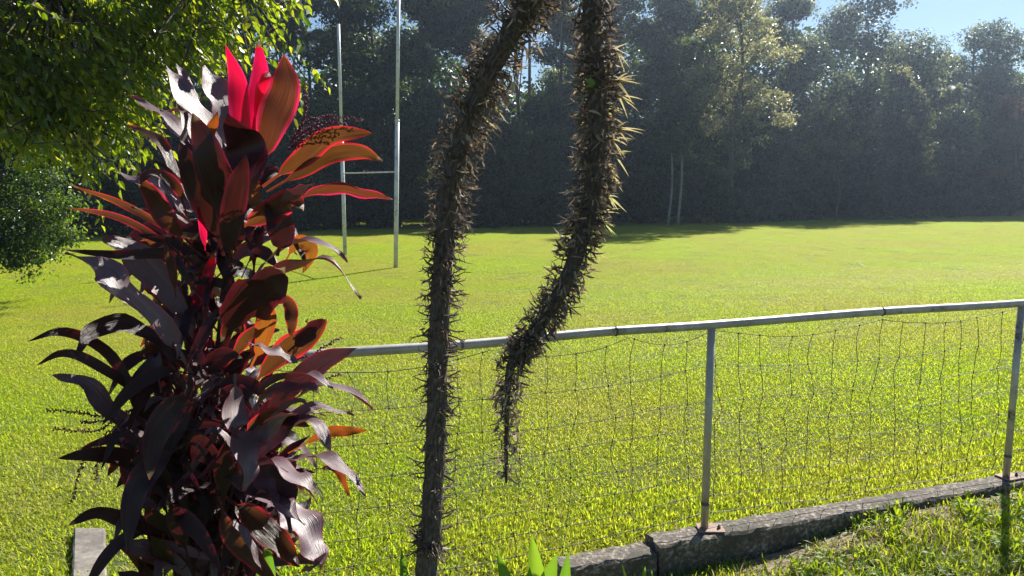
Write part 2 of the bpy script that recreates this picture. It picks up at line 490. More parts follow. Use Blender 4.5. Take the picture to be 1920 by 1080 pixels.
def build_grass():
    sp = 0.62
    gx, gy = np.meshgrid(np.arange(-60, 75, sp), np.arange(1.5, 62, sp))
    gx = gx.ravel() + rng.uniform(-.3, .3, gx.size); gy = gy.ravel() + rng.uniform(-.3, .3, gy.size)
    s = sdist(gx, gy)
    k = (np.abs(gx) < gy * 0.76 + 1.6) & (s > 0.55)
    gx, gy = gx[k], gy[k]
    pts = np.stack([gx, gy, ground_h(gx, gy)], -1)
    sz = np.clip(1.0 - sdist(gx, gy) / 30.0, .6, 1.0)
    patch = blades(11000, 0.85, .022, .050, .0036, .0075, seed=3, tilt=(15, 80))
    grass_object("field_grass", patch, pts, rng.random(len(pts)) * 6.28, sz, M['grass'], "short bright green grass covering the playing field beyond the fence", "grass")
    # strip hugging the far side of the wall, smaller patches
    sp = 0.2
    gx, gy = np.meshgrid(np.arange(-3.5, 5.5, sp), np.arange(1.2, 6.2, sp))
    gx = gx.ravel() + rng.uniform(-.08, .08, gx.size); gy = gy.ravel() + rng.uniform(-.08, .08, gy.size)
    s = sdist(gx, gy)
    k = ((s > 0.24) & (s < 0.85))
    # the camera side lawn
    k2 = (s < -0.17) & (gy > 1.6) & (gx > -3.4) & (np.abs(gx) < gy * .8 + .8)
    bare = .8 * np.sin(gx * 5.1 + 1.0) * np.sin(gy * 6.3 + gx * 2.0) + 0.8 * np.exp(-((s + .22) / .08) ** 2) * (gx < 2.4)
    k2 &= ~((bare > 0.85) & (gx > 0.2) & (gx < 3.2)) & ~((gx > -1.3) & (gx < .35))
    kk = k | k2
    # lawn and edge patches
    pts = np.stack([gx[k], gy[k], ground_h(gx[k], gy[k])], -1)
    patch = blades(900, 0.27, .03, .075, .006, .0105, seed=5, tilt=(5, 70))
    grass_object("edge_grass", patch, pts, rng.random(len(pts)) * 6.28, rng.uniform(.8, 1.1, len(pts)), M['grass'], "slightly longer green grass growing against the far side of the low concrete wall", "grass")
    pts = np.stack([gx[k2], gy[k2], ground_h(gx[k2], gy[k2])], -1)
    patch = blades(1300, 0.26, .03, .085, .004, .009, seed=6, tilt=(5, 80), dry=.12)
    grass_object("lawn_grass", patch, pts, rng.random(len(pts)) * 6.28, rng.uniform(.5, 1.25, len(pts)), M['lawn'], "patchy sunlit lawn with dry bits on the near side of the concrete wall", "grass")
    # dry straw
    V, T, rn = blades(9000, 1.0, .04, .11, .0025, .005, seed=8, tilt=(72, 96), gauss=False)
    n = len(V) // 7
    ox = rng.uniform(-1.0, 2.6, n); oo = rng.normal(-0.27, 0.09, n)
    left = ox < .45
    oo[left] = rng.uniform(-.5, .55, left.sum())
    ox2 = ox; oy = 3.36 + .349 * ox + oo / CF
    keep = (np.abs(oo) > .12) 
    O = np.stack([ox2, oy, ground_h(ox2, oy) + .012 + .0 * ox], -1)
    cen = V.reshape(n, 7, 3)
    cen = cen - cen[:, :1] * np.array([1, 1, 0]) + O[:, None]
    cen = cen[keep]; rr = rn.reshape(n, 7)[keep] 
    T2 = T.reshape(-1, n, 3)[:, keep]
    idx = np.full(n, -1); idx[keep] = np.arange(keep.sum())
    T3 = (T2 // 7)
    T4 = idx[T3] * 7 + (T2 % 7)
    o = fast_mesh("dry_straw", cen.reshape(-1, 3), T4.reshape(-1, 3), rr.ravel(), M['straw'], loc=(0, 0, 0))
    tag(o, "pale dry straw and clippings lying beside the low wall", "straw", kind="stuff")
build_grass()

# bare dirt strip under the near side of the wall
def dirt():
    mb = MB()
    xs = np.linspace(-1.4, 4.2, 90)
    rows = []
    for j, s_ in enumerate(np.linspace(-.12, -.36, 6)):
        rows.append([(x, 3.36 + .349 * x + (s_ * (1 + .25 * math.sin(x * 4.3) * (j == 5))) / CF, 0) for x in xs])
    V = [(p[0], p[1], gh(p[0], p[1]) + .010 + .006 * random.random()) for r in rows for p in r]
    n = len(xs)
    fs = [(j * n + i, (j + 1) * n + i, (j + 1) * n + i + 1, j * n + i + 1) for j in range(5) for i in range(n - 1)]
    mb.add(V, fs)
    o = mb.build("bare_soil_strip", M['dirt'], loc=(0, 0, 0))
    tag(o, kind="structure")
dirt()

# ------------------------------------------------------------------ low concrete wall and its fence
FD = Vector((1, .349, 0)).normalized()     # along the fence
FN = Vector((-.349, 1, 0)).normalized()    # towards the field
def FP(s, n=0, z=0):                       # fence coordinates: s metres from the first post
    return Vector((.97, 3.7, 0)) + FD * s + FN * n + Vector((0, 0, z))

def wall_block(s0, s1, ztop, name, label, n0=-.085, n1=.062, chip=0.006, skew=0.0):
    mb = MB()
    ns = max(6, int((s1 - s0) / .04)); ring = []
    prof = [(n0, -.25), (n0, ztop * .45), (n0, ztop - .012), (n0 + .012, ztop), (n0 + .05, ztop), (n1 - .06, ztop), (n1 - .012, ztop), (n1, ztop - .012), (n1, -.25)]
    k = len(prof)
    V = []
    for i in range(ns + 1):
        s = s0 + (s1 - s0) * i / ns
        for j, (n, z) in enumerate(prof):
            e = chip if j in (2, 3, 6, 7) else chip * .3
            endd = 0.0
            if i in (0, ns): endd = random.uniform(-.012, .012)
            q = FP(s + endd + skew * (n - n0) * (1 if i == 0 else 0), n + random.uniform(-e, e) * .5, z + (random.uniform(-e, e * .4) if z > 0 else 0))
            V.append(tuple(q))
    fs = [(i * k + j, (i + 1) * k + j, (i + 1) * k + (j + 1) % k, i * k + (j + 1) % k) for i in range(ns) for j in range(k)]
    fs += [tuple(range(k)), tuple(ns * k + j for j in range(k - 1, -1, -1))]
    mb.add(V, fs)
    o = mb.build(name, M['concrete'], loc=tuple(FP(s0)), smooth=False)
    tag(o, label, "wall", "concrete pieces of the low wall under the fence")
wall_block(-.30, 7.0, .17, "concrete_wall", "long weathered grey concrete kerb wall that the metal posts stand on")
wall_block(-.80, -.325, .135, "concrete_wall", "short broken grey concrete kerb piece with a chipped end, behind the agave leaves", n0=-.09, n1=.055, chip=.009)

def fence():
    base = FP(0, 0, .17)
    root = empty("pipe_and_wire_fence", base)
    tag(root, "grey galvanised pipe rail fence with sagging wire mesh along the field edge", "fence")
    zr = .17 + 1.05
    L0 = Vector((-1.007, 2.915, 0))
    # rail bends a little at the first post
    mid = FP(0, 0, zr)
    far = FP(7.0, 0, zr)
    a = Vector((L0.x, L0.y, zr))
    mb = MB()
    pts = [a.lerp(mid, i / 20) for i in range(20)] + [mid.lerp(far, i / 40) for i in range(41)]
    pts = [p + Vector((0, 0, .004 * math.sin(i * .55))) for i, p in enumerate(pts)]
    mb.tube(pts, .0215, k=16)
    rail = mb.build("top_rail", M['pipe'], root)
    # wire ties on the rail
    for px in (865, 1137, 1650):
        u = (px - 960) / 1450
        best = min(pts, key=lambda p: abs(p.x / (p.y * math.cos(PITCH) + (CAMZ - p.z) * math.sin(PITCH)) - u))
        i = pts.index(best); d = (pts[i + 1] - best).normalized()
        t = MB()
        for q in range(3):
            c = best + d * (q * .004 - .004)
            uu = Vector((0, 0, 1)); ww = d.cross(uu).normalized()
            t.tube([c + (uu * math.cos(w_) + ww * math.sin(w_)) * .0235 for w_ in np.linspace(0, 6.4, 17)], .0011, k=5)
        t.build("wire_tie", M['wire'], root)
    def post(pt, zb, ztop, nm="post"):
        p = MB(); p.tube([(pt.x, pt.y, zb), (pt.x, pt.y, (zb + ztop) / 2), (pt.x, pt.y, ztop)], .0195, k=16)
        return p.build("post", M['pipe'], root)
    for k_, s in enumerate((0, 2.067, 4.13, 6.2)):
        q = FP(s)
        po = post(q, .165, zr - .015)
        pl = MB()
        Mx = Matrix.Translation(FP(s, 0, .17)) @ Matrix.Rotation(math.atan(.349) - (.35 if k_ == 0 else 0), 4, 'Z')
        pl.box((-.035, -.05, 0.002), (.095, .05, .010), M=Mx)
        plate = pl.build("base_plate", M['plate'], po if False else root, smooth=False, bevel=.001)
        bl = MB()
        c = Mx @ Vector((.07, -.01, .010))
        bl.tube([c, c + Vector((0, 0, .010))], .009, k=6); bl.tube([c + Vector((0, 0, .0101)), c + Vector((0, 0, .020))], .005, k=8)
        b = bl.build("bolt", M['wire'], root); 
        b.parent = plate; b.location = (0, 0, 0)
        b.data.transform(Matrix.Identity(4))
        w = MB()
        for zz in (.30, .306, .312): w.tube([q + Vector((math.cos(t) * .021, math.sin(t) * .021, zz)) for t in np.linspace(0, 6.4, 14)], .0015, k=4)
        w.build("wire_tie", M['wire'], root)
    post(a, gh(a.x, a.y) - .1, zr - .012)
    # wire mesh
    W = MB()
    g = np.random.default_rng(12)
    Ltot_l = (mid - a).length
    def at(s, z, n=0):
        if s < 0: p = mid.lerp(a, -s / Ltot_l)
        else: p = mid.lerp(far, s / 7.0)
        return Vector((p.x, p.y, z)) + FN * n
    posts = [-Ltot_l, 0, 2.067, 4.13, 6.2, 7.0]
    ties = [-Ltot_l, -1.13, -.45, 0.02, 1.05, 2.067, 3.1, 4.13, 5.2, 6.2, 7.0]
    def sag(s, amp, tab):
        for a_, b_ in zip(tab, tab[1:]):
            if a_ <= s <= b_:
                t = (s - a_) / (b_ - a_)
                return amp * 4 * t * (1 - t)
        return 0
    hs = [1.185, 1.01, .845, .70, .57, .45, .335, .245]
    S = np.arange(-Ltot_l + .03, 6.9, .05)
    wob = [g.normal(0, 1, 60) for _ in hs]
    def wz(k, s):
        z = hs[k]
        i = (s + 3) / .29
        j = int(i); f = i - j; f = f * f * (3 - 2 * f)
        wv = wob[k][j % 60] * (1 - f) + wob[k][(j + 1) % 60] * f
        z -= sag(s, (.055, .05, .04, .03, .03, .035, .03, .03)[k], ties if k == 0 else posts)
        return z + wv * (.006 if k else .003)
    def wn_(k, s):
        i = (s + 3) / .4; j = int(i); f = i - j
        return (wob[-1 - k][(j + 7) % 60] * (1 - f) + wob[-1 - k][(j + 8) % 60] * f) * .012 + .012
    for k in range(len(hs)):
        r = .0016 if k not in (0, len(hs) - 1) else .0020
        W.tube([at(s, wz(k, s), wn_(k, s)) for s in S], r, k=4, cap=False)
    S2 = np.arange(-Ltot_l + .08, 6.9, .148)
    for s in S2:
        s = s + g.normal(0, .008)
        off = np.cumsum(g.normal(0, .010, len(hs)))
        pts_ = []
        K = MB
        for k in range(len(hs)):
            ss = min(max(s + off[k], -Ltot_l + .02), 6.95)
            q = at(ss, wz(k, ss), wn_(k, ss))
            pts_.append(q)
            W.tube([q + Vector((0, 0, -.005)) , q + Vector((0, 0, .005))], .0034, k=5)
        fine = []
        for i in range(len(pts_) - 1):
            a_, b_ = pts_[i], pts_[i + 1]
            bow = FD * g.normal(0, .010)
            fine += [a_, a_.lerp(b_, .35) + bow, a_.lerp(b_, .7) + bow * .8]
        fine.append(pts_[-1])
        W.tube(fine, .0017, k=4, cap=False)
    W.build("wire_mesh", M['wire'], root)
fence()

# single concrete edging slab in the grass
def slab():
    a, b = P(168, 990, 4.02), None
    z = .045
    def on(px, py, zz):
        q = P(px, py, 4.0); d = q - Vector((0, 0, CAMZ)); t = (zz - CAMZ) / d.z
        return Vector((0, 0, CAMZ)) + d * t
    p0, p1, p2, p3 = on(138, 990, z), on(197, 990, z), on(203, 1130, z), on(133, 1130, z)
    mb = MB()
    V = []
    n = 14
    for i in range(n + 1):
        t = i / n
        l, r = p0.lerp(p3, t * 1.5), p1.lerp(p2, t * 1.5)
        for c in (l - Vector((0, 0, .2)), l + Vector((0, 0, -.008)), l.lerp(r, .06), l.lerp(r, .5), l.lerp(r, .94), r + Vector((0, 0, -.008)), r - Vector((0, 0, .2))):
            V.append(tuple(c + Vector((random.uniform(-1, 1), random.uniform(-1, 1), random.uniform(-1, 1))) * .0015))
    k = 7
    fs = [(i * k + j, i * k + j + 1, (i + 1) * k + j + 1, (i + 1) * k + j) for i in range(n) for j in range(k - 1)]
    fs.append(tuple(range(k)))
    mb.add(V, fs)
    o = mb.build("concrete_edging", M['slab'], loc=(p0.x, p0.y, 0), smooth=False)
    tag(o, "narrow pale concrete edging strip in the grass at the foot of the red leaved plant", "edging")
slab()

# ------------------------------------------------------------------ goal posts
def goal():
    nb = P(742, 502, 24.3); fb = P(647, 478, 28.6)
    nb.z, fb.z = gh(nb.x, nb.y), gh(fb.x, fb.y)
    nt = P(748.5, 0, 24.3); lean = (nt - Vector((nb.x, nb.y, nt.z)))
    root = empty("rugby_goal_posts", (nb + fb) / 2)
    tag(root, "tall white rugby goal posts joined by a crossbar on the playing field", "goal posts")
    for base, H, lx, joint in ((nb, 8.3, lean.x, True), (fb, 8.27, .0, False)):
        mb = MB()
        top = base + Vector((lx * H / 8.9, 0, H))
        pts = [base.lerp(top, t) for t in np.linspace(0, 1, 9)]
        rr = .066
        jt = .55
        mb.tube([base.lerp(top, t) for t in (-.01, .25, jt)], rr + .004, k=14)
        mb.tube([base.lerp(top, t) for t in (jt + .0005, .8, 1)], rr - .012, k=14)
        p = mb.build("upright", M['white'], root)
        if joint:
            c = MB(); c.tube([base.lerp(top, jt - .004), base.lerp(top, jt + .003)], rr + .012, k=14)
            c.build("joint_collar", M['white'], root)
    mb = MB()
    a = nb + Vector((lean.x * 3 / 8.9, 0, 3.0)); b = fb + Vector((0, 0, 3.0))
    mb.tube([a.lerp(b, .016), a.lerp(b, .5), a.lerp(b, .984)], .024, k=12)
    mb.build("crossbar", M['white'], root)
goal()
# ------------------------------------------------------------------ foliage arrays
def leaf_quads(pos, nrm, size, g, aspect=.5, droop=0.3, fold=.25):
    """folded diamond leaves; pos, nrm (n,3); size (n,)"""
    n = len(pos)
    t = g.normal(0, 1, (n, 3)); t[:, 2] -= droop
    nrm = nrm / (np.linalg.norm(nrm, axis=1, keepdims=True) + 1e-9)
    t -= nrm * (t * nrm).sum(1, keepdims=True)
    t /= np.linalg.norm(t, axis=1, keepdims=True) + 1e-9
    b = np.cross(nrm, t)
    s = size[:, None]
    V = np.stack([pos, pos + t * s * .45 + b * s * aspect * .5 + nrm * s * fold * .4,
                  pos + t * s, pos + t * s * .45 - b * s * aspect * .5 + nrm * s * fold * .4], 1)
    i = np.arange(n)[:, None] * 4
    T = np.concatenate([i + np.array([[0, 1, 2]]), i + np.array([[0, 2, 3]])])
    return V.reshape(-1, 3), T

def crown_pts(lumps, n, g, cl_r=.55, per=26, shell=.75):
    """points in small clusters spread over the shells of the lumps (cx,cy,cz,rx,ry,rz)"""
    lumps = np.asarray(lumps)
    w = (lumps[:, 3] * lumps[:, 5]); w = w / w.sum()
    nc = max(1, n // per)
    k = g.choice(len(lumps), nc, p=w)
    d = g.normal(0, 1, (nc, 3)); d /= np.linalg.norm(d, axis=1, keepdims=True)
    d[:, 2] = np.where(d[:, 2] < -.5, -d[:, 2], d[:, 2])
    rr = g.uniform(shell, 1.05, (nc, 1)) * np.where(g.random((nc, 1)) < .2, g.uniform(.3, 1, (nc, 1)), 1)
    c = lumps[k, :3] + d * lumps[k, 3:6] * rr
    cn = d + np.array([0, 0, .5])
    tone = g.random(nc)
    i = np.repeat(np.arange(nc), per)
    q = g.normal(0, 1, (len(i), 3)) * cl_r * np.array([.5, .5, .34]) * g.uniform(.6, 1.3, nc)[i][:, None]
    pos = c[i] + q
    nr = cn[i] + g.normal(0, .85, (len(i), 3))
    rn = np.clip(tone[i] * .6 + g.random(len(i)) * .4, 0, 1)
    return pos, nr, rn

def with_core(V, T, rn, lumps, n, g, size=.5, k=.78):
    """larger leaf sprays inside the lumps so that the crown is dense"""
    lumps = np.asarray(lumps); w = (lumps[:, 3] * lumps[:, 3] * lumps[:, 5]); w = w / w.sum()
    i = g.choice(len(lumps), n, p=w)
    d = g.normal(0, 1, (n, 3)); d /= np.linalg.norm(d, axis=1, keepdims=True)
    pos = lumps[i, :3] + d * lumps[i, 3:6] * k * g.random((n, 1)) ** .4
    V2, T2 = leaf_quads(pos, d + g.normal(0, .5, (n, 3)), g.uniform(.6, 1.2, n) * size, g, aspect=.7)
    return np.concatenate([V, V2]), np.concatenate([T, T2 + len(V)]), np.concatenate([np.repeat(rn, 4), np.repeat(g.random(n) * .12, 4)])  # core sprays get the darkest tones, painting the shade inside the crown

def make_tree(name, x, y, H, W, cb, n, mat, tmat, label, cat, seed, leaf=.19, group=None, trunk_r=.16, nl=14, cl=.55, lean=0.0, parts=True, spiky=0.0):
    g = np.random.default_rng(seed)
    z0 = gh(x, y)
    root = empty(name, (x, y, z0))
    tag(root, label, cat, group)
    lumps = []
    ch = H * (1 - cb)
    for i in range(nl):
        t = (i + g.random() * .6) / nl
        zc = z0 + H * cb + ch * (.08 + .80 * t)
        wr = W / 2 * math.sin(math.pi * min(max(.18 + .72 * t, 0), 1)) ** .7
        an = g.random() * 6.28
        r_ = wr * g.uniform(.25, .80)
        lr = W * g.uniform(.15, .27)
        lumps.append((x + math.cos(an) * r_ + lean * t, y + math.sin(an) * r_, zc, lr, lr, lr * g.uniform(.6, 1.0)))
    pos, nr, rn = crown_pts(lumps, n, g, cl_r=cl)
    V, T = leaf_quads(pos, nr, g.uniform(.6, 1.25, len(pos)) * leaf, g)
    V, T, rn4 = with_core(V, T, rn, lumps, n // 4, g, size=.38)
    tb = MB()
    tp = [(x, y, z0 - .1), (x + g.normal(0, .1), y, z0 + H * .3), (x + g.normal(0, .2) + lean * .3, y + g.normal(0, .2), z0 + H * .62), (x + lean * .7, y, z0 + H * .93)]
    sp_ = spline(tp, 14)
    tb.tube(sp_, [trunk_r * (1.25 - i / 14) for i in range(14)], k=8, lump=.1)
    for lp in lumps[::2]:
        j = min(12, max(4, int((lp[2] - z0) / H * 13) - 3))
        a, b = sp_[j], Vector(lp[:3])
        tb.tube([a, a.lerp(b, .5) + Vector((0, 0, .25)), b], [trunk_r * .35, trunk_r * .22, trunk_r * .08], k=5, cap=False)
    tb.build("trunk", tmat, root)
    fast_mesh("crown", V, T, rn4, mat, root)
    return root

YF = ([-200, 0, 200, 700, 1130, 1560, 1920, 2200], [37, 38, 40, 46, 49, 56, 64, 68])
def yf(px): return float(np.interp(px, *YF))
def gx_at(px, Y): return P(px, 343, Y).x

TALL = [  # px, dY, height, width, crown base, count, material, trunk material, label
 (120, 9, 17, 8, .25, 9000, 'forest', 'bark', "tall dark tree standing behind the overhanging glossy branches"),
 (300, 9, 17, 8, .25, 9000, 'forest', 'bark', "tall dark tree rising behind the top of the red leaved plant"),
 (440, 8, 16, 7, .25, 9000, 'forest', 'bark', "dark forest tree between the overhanging branches and the sky gap"),
 (535, 9, 19, 6, .62, 10000, 'forest', 'bark', "slim tall tree beside the small sky gap near the far goal upright"),
 (690, 8, 18, 9.5, .15, 24000, 'forest', 'bark', "massive dense dark tree directly behind the tall goal posts"),
 (800, 8, 18, 8, .30, 18000, 'forest_mid', 'bark', "dark tree with small glittering leaves just beyond the near goal upright"),
 (880, 10, 19, 6, .58, 12000, 'forest_mid', 'bark', "tall forked tree with sky showing through, behind the rising flower stalk"),
 (1050, 8, 18, 7, .35, 16000, 'forest_mid', 'bark', "dark tree framed inside the arch of the flower stalk"),
 (1150, 8, 19, 8, .2, 18000, 'forest', 'bark', "shadowy tall tree behind the spiny hanging half of the flower stalk"),
 (1240, 9, 19, 7.5, .3, 16000, 'forest_mid', 'bark', "tall shadowy tree between the flower stalk and the pale leaved tree"),
 (1330, 9, 20, 8, .2, 16000, 'forest', 'bark', "tall dark tree rising behind the pale leaved tree"),
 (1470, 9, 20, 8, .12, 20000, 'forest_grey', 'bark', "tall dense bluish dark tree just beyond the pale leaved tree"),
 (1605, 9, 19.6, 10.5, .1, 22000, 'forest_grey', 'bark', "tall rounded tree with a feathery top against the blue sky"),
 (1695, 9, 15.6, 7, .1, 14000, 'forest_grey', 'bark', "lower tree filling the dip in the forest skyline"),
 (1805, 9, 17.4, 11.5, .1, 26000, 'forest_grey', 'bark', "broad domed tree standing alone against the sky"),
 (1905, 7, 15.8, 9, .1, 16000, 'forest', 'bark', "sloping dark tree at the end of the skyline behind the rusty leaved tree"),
 (2010, 6, 13.5, 9, .1, 9000, 'forest', 'bark', "dark tree beyond the rusty leaved tree"),
 (975, 11, 20, 4.5, .74, 6000, 'forest', 'bark', "slender bare trunked tree seen against the sky gap inside the arch"),
]
for i, (px, dY, H, W, cb, n, m, tm, lab) in enumerate(TALL):
    Y = yf(px) + dY
    make_tree("forest_tree", gx_at(px, Y), Y, H, W, cb, n, M[m], M[tm], lab, "tree", 100 + i, leaf=.25, group="tall trees of the forest edge", nl=13, cl=.5)

# pale leaved tree standing forward of the forest, leaning branches on one side
Yp = yf(1400) - 1.5
def pale_tree():
    g = np.random.default_rng(55)
    x = gx_at(1375, Yp); z0 = gh(x, Yp)
    root = empty("pale_leaved_tree", (x, Yp, z0))
    tag(root, "pale leaved tree with sunlit ragged branches standing forward of the dark forest", "tree")
    spots = [(1370, 20, 1.6), (1340, 70, 1.5), (1420, 60, 1.3), (1350, 140, 1.6), (1420, 105, 1.3), (1470, 105, .9), (1495, 98, .5), (1440, 95, 1.0), (1340, 190, 1.5),
             (1400, 165, 1.3), (1450, 190, 1.0), (1470, 225, .7), (1345, 240, 1.3), (1395, 225, 1.2), (1430, 205, 1.1), (1465, 235, .6), (1370, 275, .8), (1385, 310, .7),
             (1400, 290, .6), (1310, 150, 1.2), (1300, 230, .9), (1420, 262, .5), (1385, 20, 1.5), (1400, -30, 1.6), (1340, -20, 1.8), (1365, 325, .4), (1280, 200, .5), (1295,300,.35)]
    lumps = []
    for px, py, r in spots:
        q = P(px, py, Yp + g.uniform(-1.2, 1.5))
        lumps.append((q.x, q.y, q.z, r * .95, r, r * .62))
    pos, nr, rn = crown_pts(lumps, 19000, g, cl_r=.42, per=20)
    V, T = leaf_quads(pos, nr, g.uniform(.5, 1.3, len(pos)) * .21, g)
    V, T, rn4 = with_core(V, T, rn, lumps, 900, g, size=.35)
    tb = MB()
    sp_ = spline([(x, Yp, z0 - .1), (x - .2, Yp, z0 + 5), (x + .3, Yp, z0 + 10), (x, Yp, z0 + 14)], 16)
    tb.tube(sp_, [.17 * (1.2 - i / 18) for i in range(16)], k=8, lump=.1)
    for lp in lumps:
        j = min(14, max(3, int((lp[2] - z0) / 14 * 15) - 2)); a, b = sp_[j], Vector(lp[:3])
        tb.tube([a, a.lerp(b, .5) + Vector((0, 0, .3)), b], [.06, .04, .015], k=5, cap=False)
    tb.build("trunk", M['bark'], root)
    fast_mesh("crown", V, T, rn4, M['forest_sunlit'], root)
pale_tree()

make_tree("rusty_leaved_tree", gx_at(1900, yf(1900) - .5), yf(1900) - .5, 10.6, 4.6, .12, 9000, M['forest_orange'], M['bark'], "smaller tree with rusty orange leaf tips at the end of the forest edge", "tree", 301, leaf=.2, nl=13)

MID = [(190, 2.5, 9.5, 7), (330, 2.5, 10, 7), (470, 2.5, 9, 6.5), (610, 2.5, 9.5, 7), (735, 2.5, 9, 7), (850, 3, 9.5, 6.5), (930, 3, 9.8, 4.5), (1010, 3, 9.2, 5.5), (1090, 2.5, 9, 6.5), (1190, 2.5, 9.5, 7),
       (1290, 2.5, 9, 7), (1420, 3, 8, 7.5), (1520, 2, 8.5, 6), (1620, 2.5, 10.5, 7), (1780, 2.5, 10.5, 8), (1860, 2.5, 10, 6.5)]
MIDL = ["dense dark smaller tree in the gloom behind the red leaved plant's outer leaves", 'dark understorey tree straight behind the head of the red leaved plant', 'rounded dark understorey tree beside the upright crimson leaves', 'dark understorey tree directly behind the far goal upright', 'dark understorey tree directly behind the near goal upright', 'understorey tree behind the rising flower stalk', 'narrow understorey tree just inside the arch, beside the rising stalk', 'paler mottled understorey tree in the middle of the arch', 'understorey tree behind the hanging flower stalk', 'shadowy understorey tree just outside the hanging flower stalk', 'understorey tree behind the pair of pale trunks', 'low dark understorey tree under the pale leaved tree', 'round topped understorey tree just beyond the pale leaved tree', 'dark understorey tree between the round topped one and the vine draped one', 'dark understorey tree below the domed skyline tree', 'dark understorey tree between the domed tree and the rusty leaved tree']
for i, (px, dY, H, W) in enumerate(MID):
    Y = yf(px) + dY
    H *= (1, .78, 1.05, .85, 1.08, .9, 1, .72, 1.05, .82, 1.1, .9, 1, 1.05, .85, 1)[i]
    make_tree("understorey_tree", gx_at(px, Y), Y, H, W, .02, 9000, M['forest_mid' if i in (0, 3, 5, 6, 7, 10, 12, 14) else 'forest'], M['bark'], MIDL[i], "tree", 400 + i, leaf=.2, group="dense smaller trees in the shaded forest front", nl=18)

BU = list(range(150, 2000, 82))
for i, px in enumerate(BU):
    Y = yf(px) - .6 + random.uniform(-.5, .8)
    make_tree("understorey_shrub", gx_at(px, Y), Y, random.uniform(2.4, 4.6), random.uniform(3.6, 4.8), .0, 2600, M['forest'], M['bark'], "low dark shrub at the shaded foot of the forest", "shrub", 500 + i, leaf=.17, group="shrubs along the foot of the forest", nl=8, trunk_r=.05, cl=.4)

# vines draped over the trees near the skyline dip
def vine_tree():
    Y = yf(1710) + 1.5
    g = np.random.default_rng(77)
    root = make_tree("vine_draped_tree", gx_at(1700, Y), Y, 10.5, 5, .02, 9000, M['forest'], M['bark'], "dark column shaped tree with a bright leafy vine draped down its side", "tree", 302, nl=16)
    lumps = []
    for pl, r in ((((1672, 128), (1700, 133), (1715, 160), (1735, 180), (1748, 215), (1752, 245)), .26), (((1700, 218), (1715, 245), (1735, 268), (1740, 300), (1750, 318)), .38)):
        for a, b in zip(pl, pl[1:]):
            for t in (0, .33, .66):
                q = P(a[0] + (b[0] - a[0]) * t, a[1] + (b[1] - a[1]) * t, Y - 2.4)
                lumps.append((q.x, q.y, q.z, r, r, r))
    pos, nr, rn = crown_pts(lumps, 1500, g, cl_r=.22, per=12)
    V, T = leaf_quads(pos, nr, g.uniform(.6, 1.1, len(pos)) * .15, g)
    fast_mesh("hanging_vine", V, T, np.repeat(rn, 4), M['forest_sunlit'], root)
vine_tree()

# thin pale trunks at the forest edge
for px, top, r in ((1252, 285, .07), (1270, 265, .09), (985, 55, .13), (1566, 290, .08)):
    Y = yf(px) + (9 if px == 985 else -2.2)
    b = P(px, 430, Y); b.z = gh(b.x, b.y)
    root = empty("bare_trunk", b)
    t = P(px + 8, top, Y)
    mb = MB(); sp_ = spline([b, b.lerp(t, .5) + Vector((.12, 0, 0)), t], 12)
    mb.tube(sp_, [r * (1.1 - i / 30) for i in range(12)], k=8)
    mb.build("trunk", M['pale_bark' if px in (1252, 1270) else 'bark'], root)
    g = np.random.default_rng(px)
    lumps = [(t.x + g.normal(0, .4), t.y + g.normal(0, .4), t.z + g.uniform(-.3, .6), .7, .7, .5) for _ in range(5)]
    pos, nr, rn = crown_pts(lumps, 900, g, cl_r=.4, per=15)
    V, T = leaf_quads(pos, nr, g.uniform(.6, 1.1, len(pos)) * .16, g)
    fast_mesh("crown", V, T, np.repeat(rn, 4), M['forest'], root)
    tag(root, {1252: "thinner leaning pale trunk of the pair at the forest edge", 1270: "thicker pale trunk of the pair at the forest edge", 985: "straight dark bare trunk crossing the sky gap inside the arch", 1566: "slim dark trunk at the shaded forest edge below the skyline trees"}[px], "tree")

# palms
def palm(px, topy, Y, label, seed, fan=False, nf=16, fl=2.2):
    g = np.random.default_rng(seed)
    t = P(px, topy, Y); b = Vector((t.x + .2, t.y, gh(t.x, t.y)))
    root = empty("palm_tree", b); tag(root, label, "palm")
    mb = MB(); mb.tube(spline([b, b.lerp(t, .5) + Vector((.1, 0, 0)), t], 12), [.13 - .004 * i for i in range(12)], k=8)
    mb.build("trunk", M['pale_bark' if fan else 'bark'], root)
    V, T, rn, c = [], [], [], 0
    for i in range(nf):
        az = 6.28 * i / nf + g.normal(0, .2); el = g.uniform(-.3, 1.2)
        L_ = fl * g.uniform(.8, 1.1)
        d = Vector((math.cos(az), math.sin(az), 0))
        rach = []
        for k in range(13):
            s = k / 12
            rach.append(t + d * (L_ * s * math.cos(el * (1 - s * .3))) + Vector((0, 0, L_ * (math.sin(el) * s - .75 * s * s))))
        sd = Vector((-d.y, d.x, 0))
        for k in range(1, 13):
            for q in range(3):
                o = rach[k - 1].lerp(rach[k], q / 3)
                ll = L_ * .26 * math.sin(math.pi * (.12 + .85 * (k + q / 3) / 13.5))
                for sg in (-1, 1):
                    tip = o + sd * sg * ll * .75 + d * ll * .35 + Vector((0, 0, -ll * .55))
                    w = (rach[k] - rach[k - 1]).normalized() * .035
                    V += [o - w, o + w, tip]; T.append((c, c + 1, c + 2)); c += 3
                    rn += [g.random()] * 3
    fast_mesh("fronds", [tuple(v) for v in V], T, rn, M['forest'], root)
palm(575, 70, 54, "feather palm silhouetted beside the small sky gap near the far goal upright", 61, nf=18, fl=2.6)
palm(1800, 165, 64, "slender palm in front of the domed tree", 62, fl=1.6)

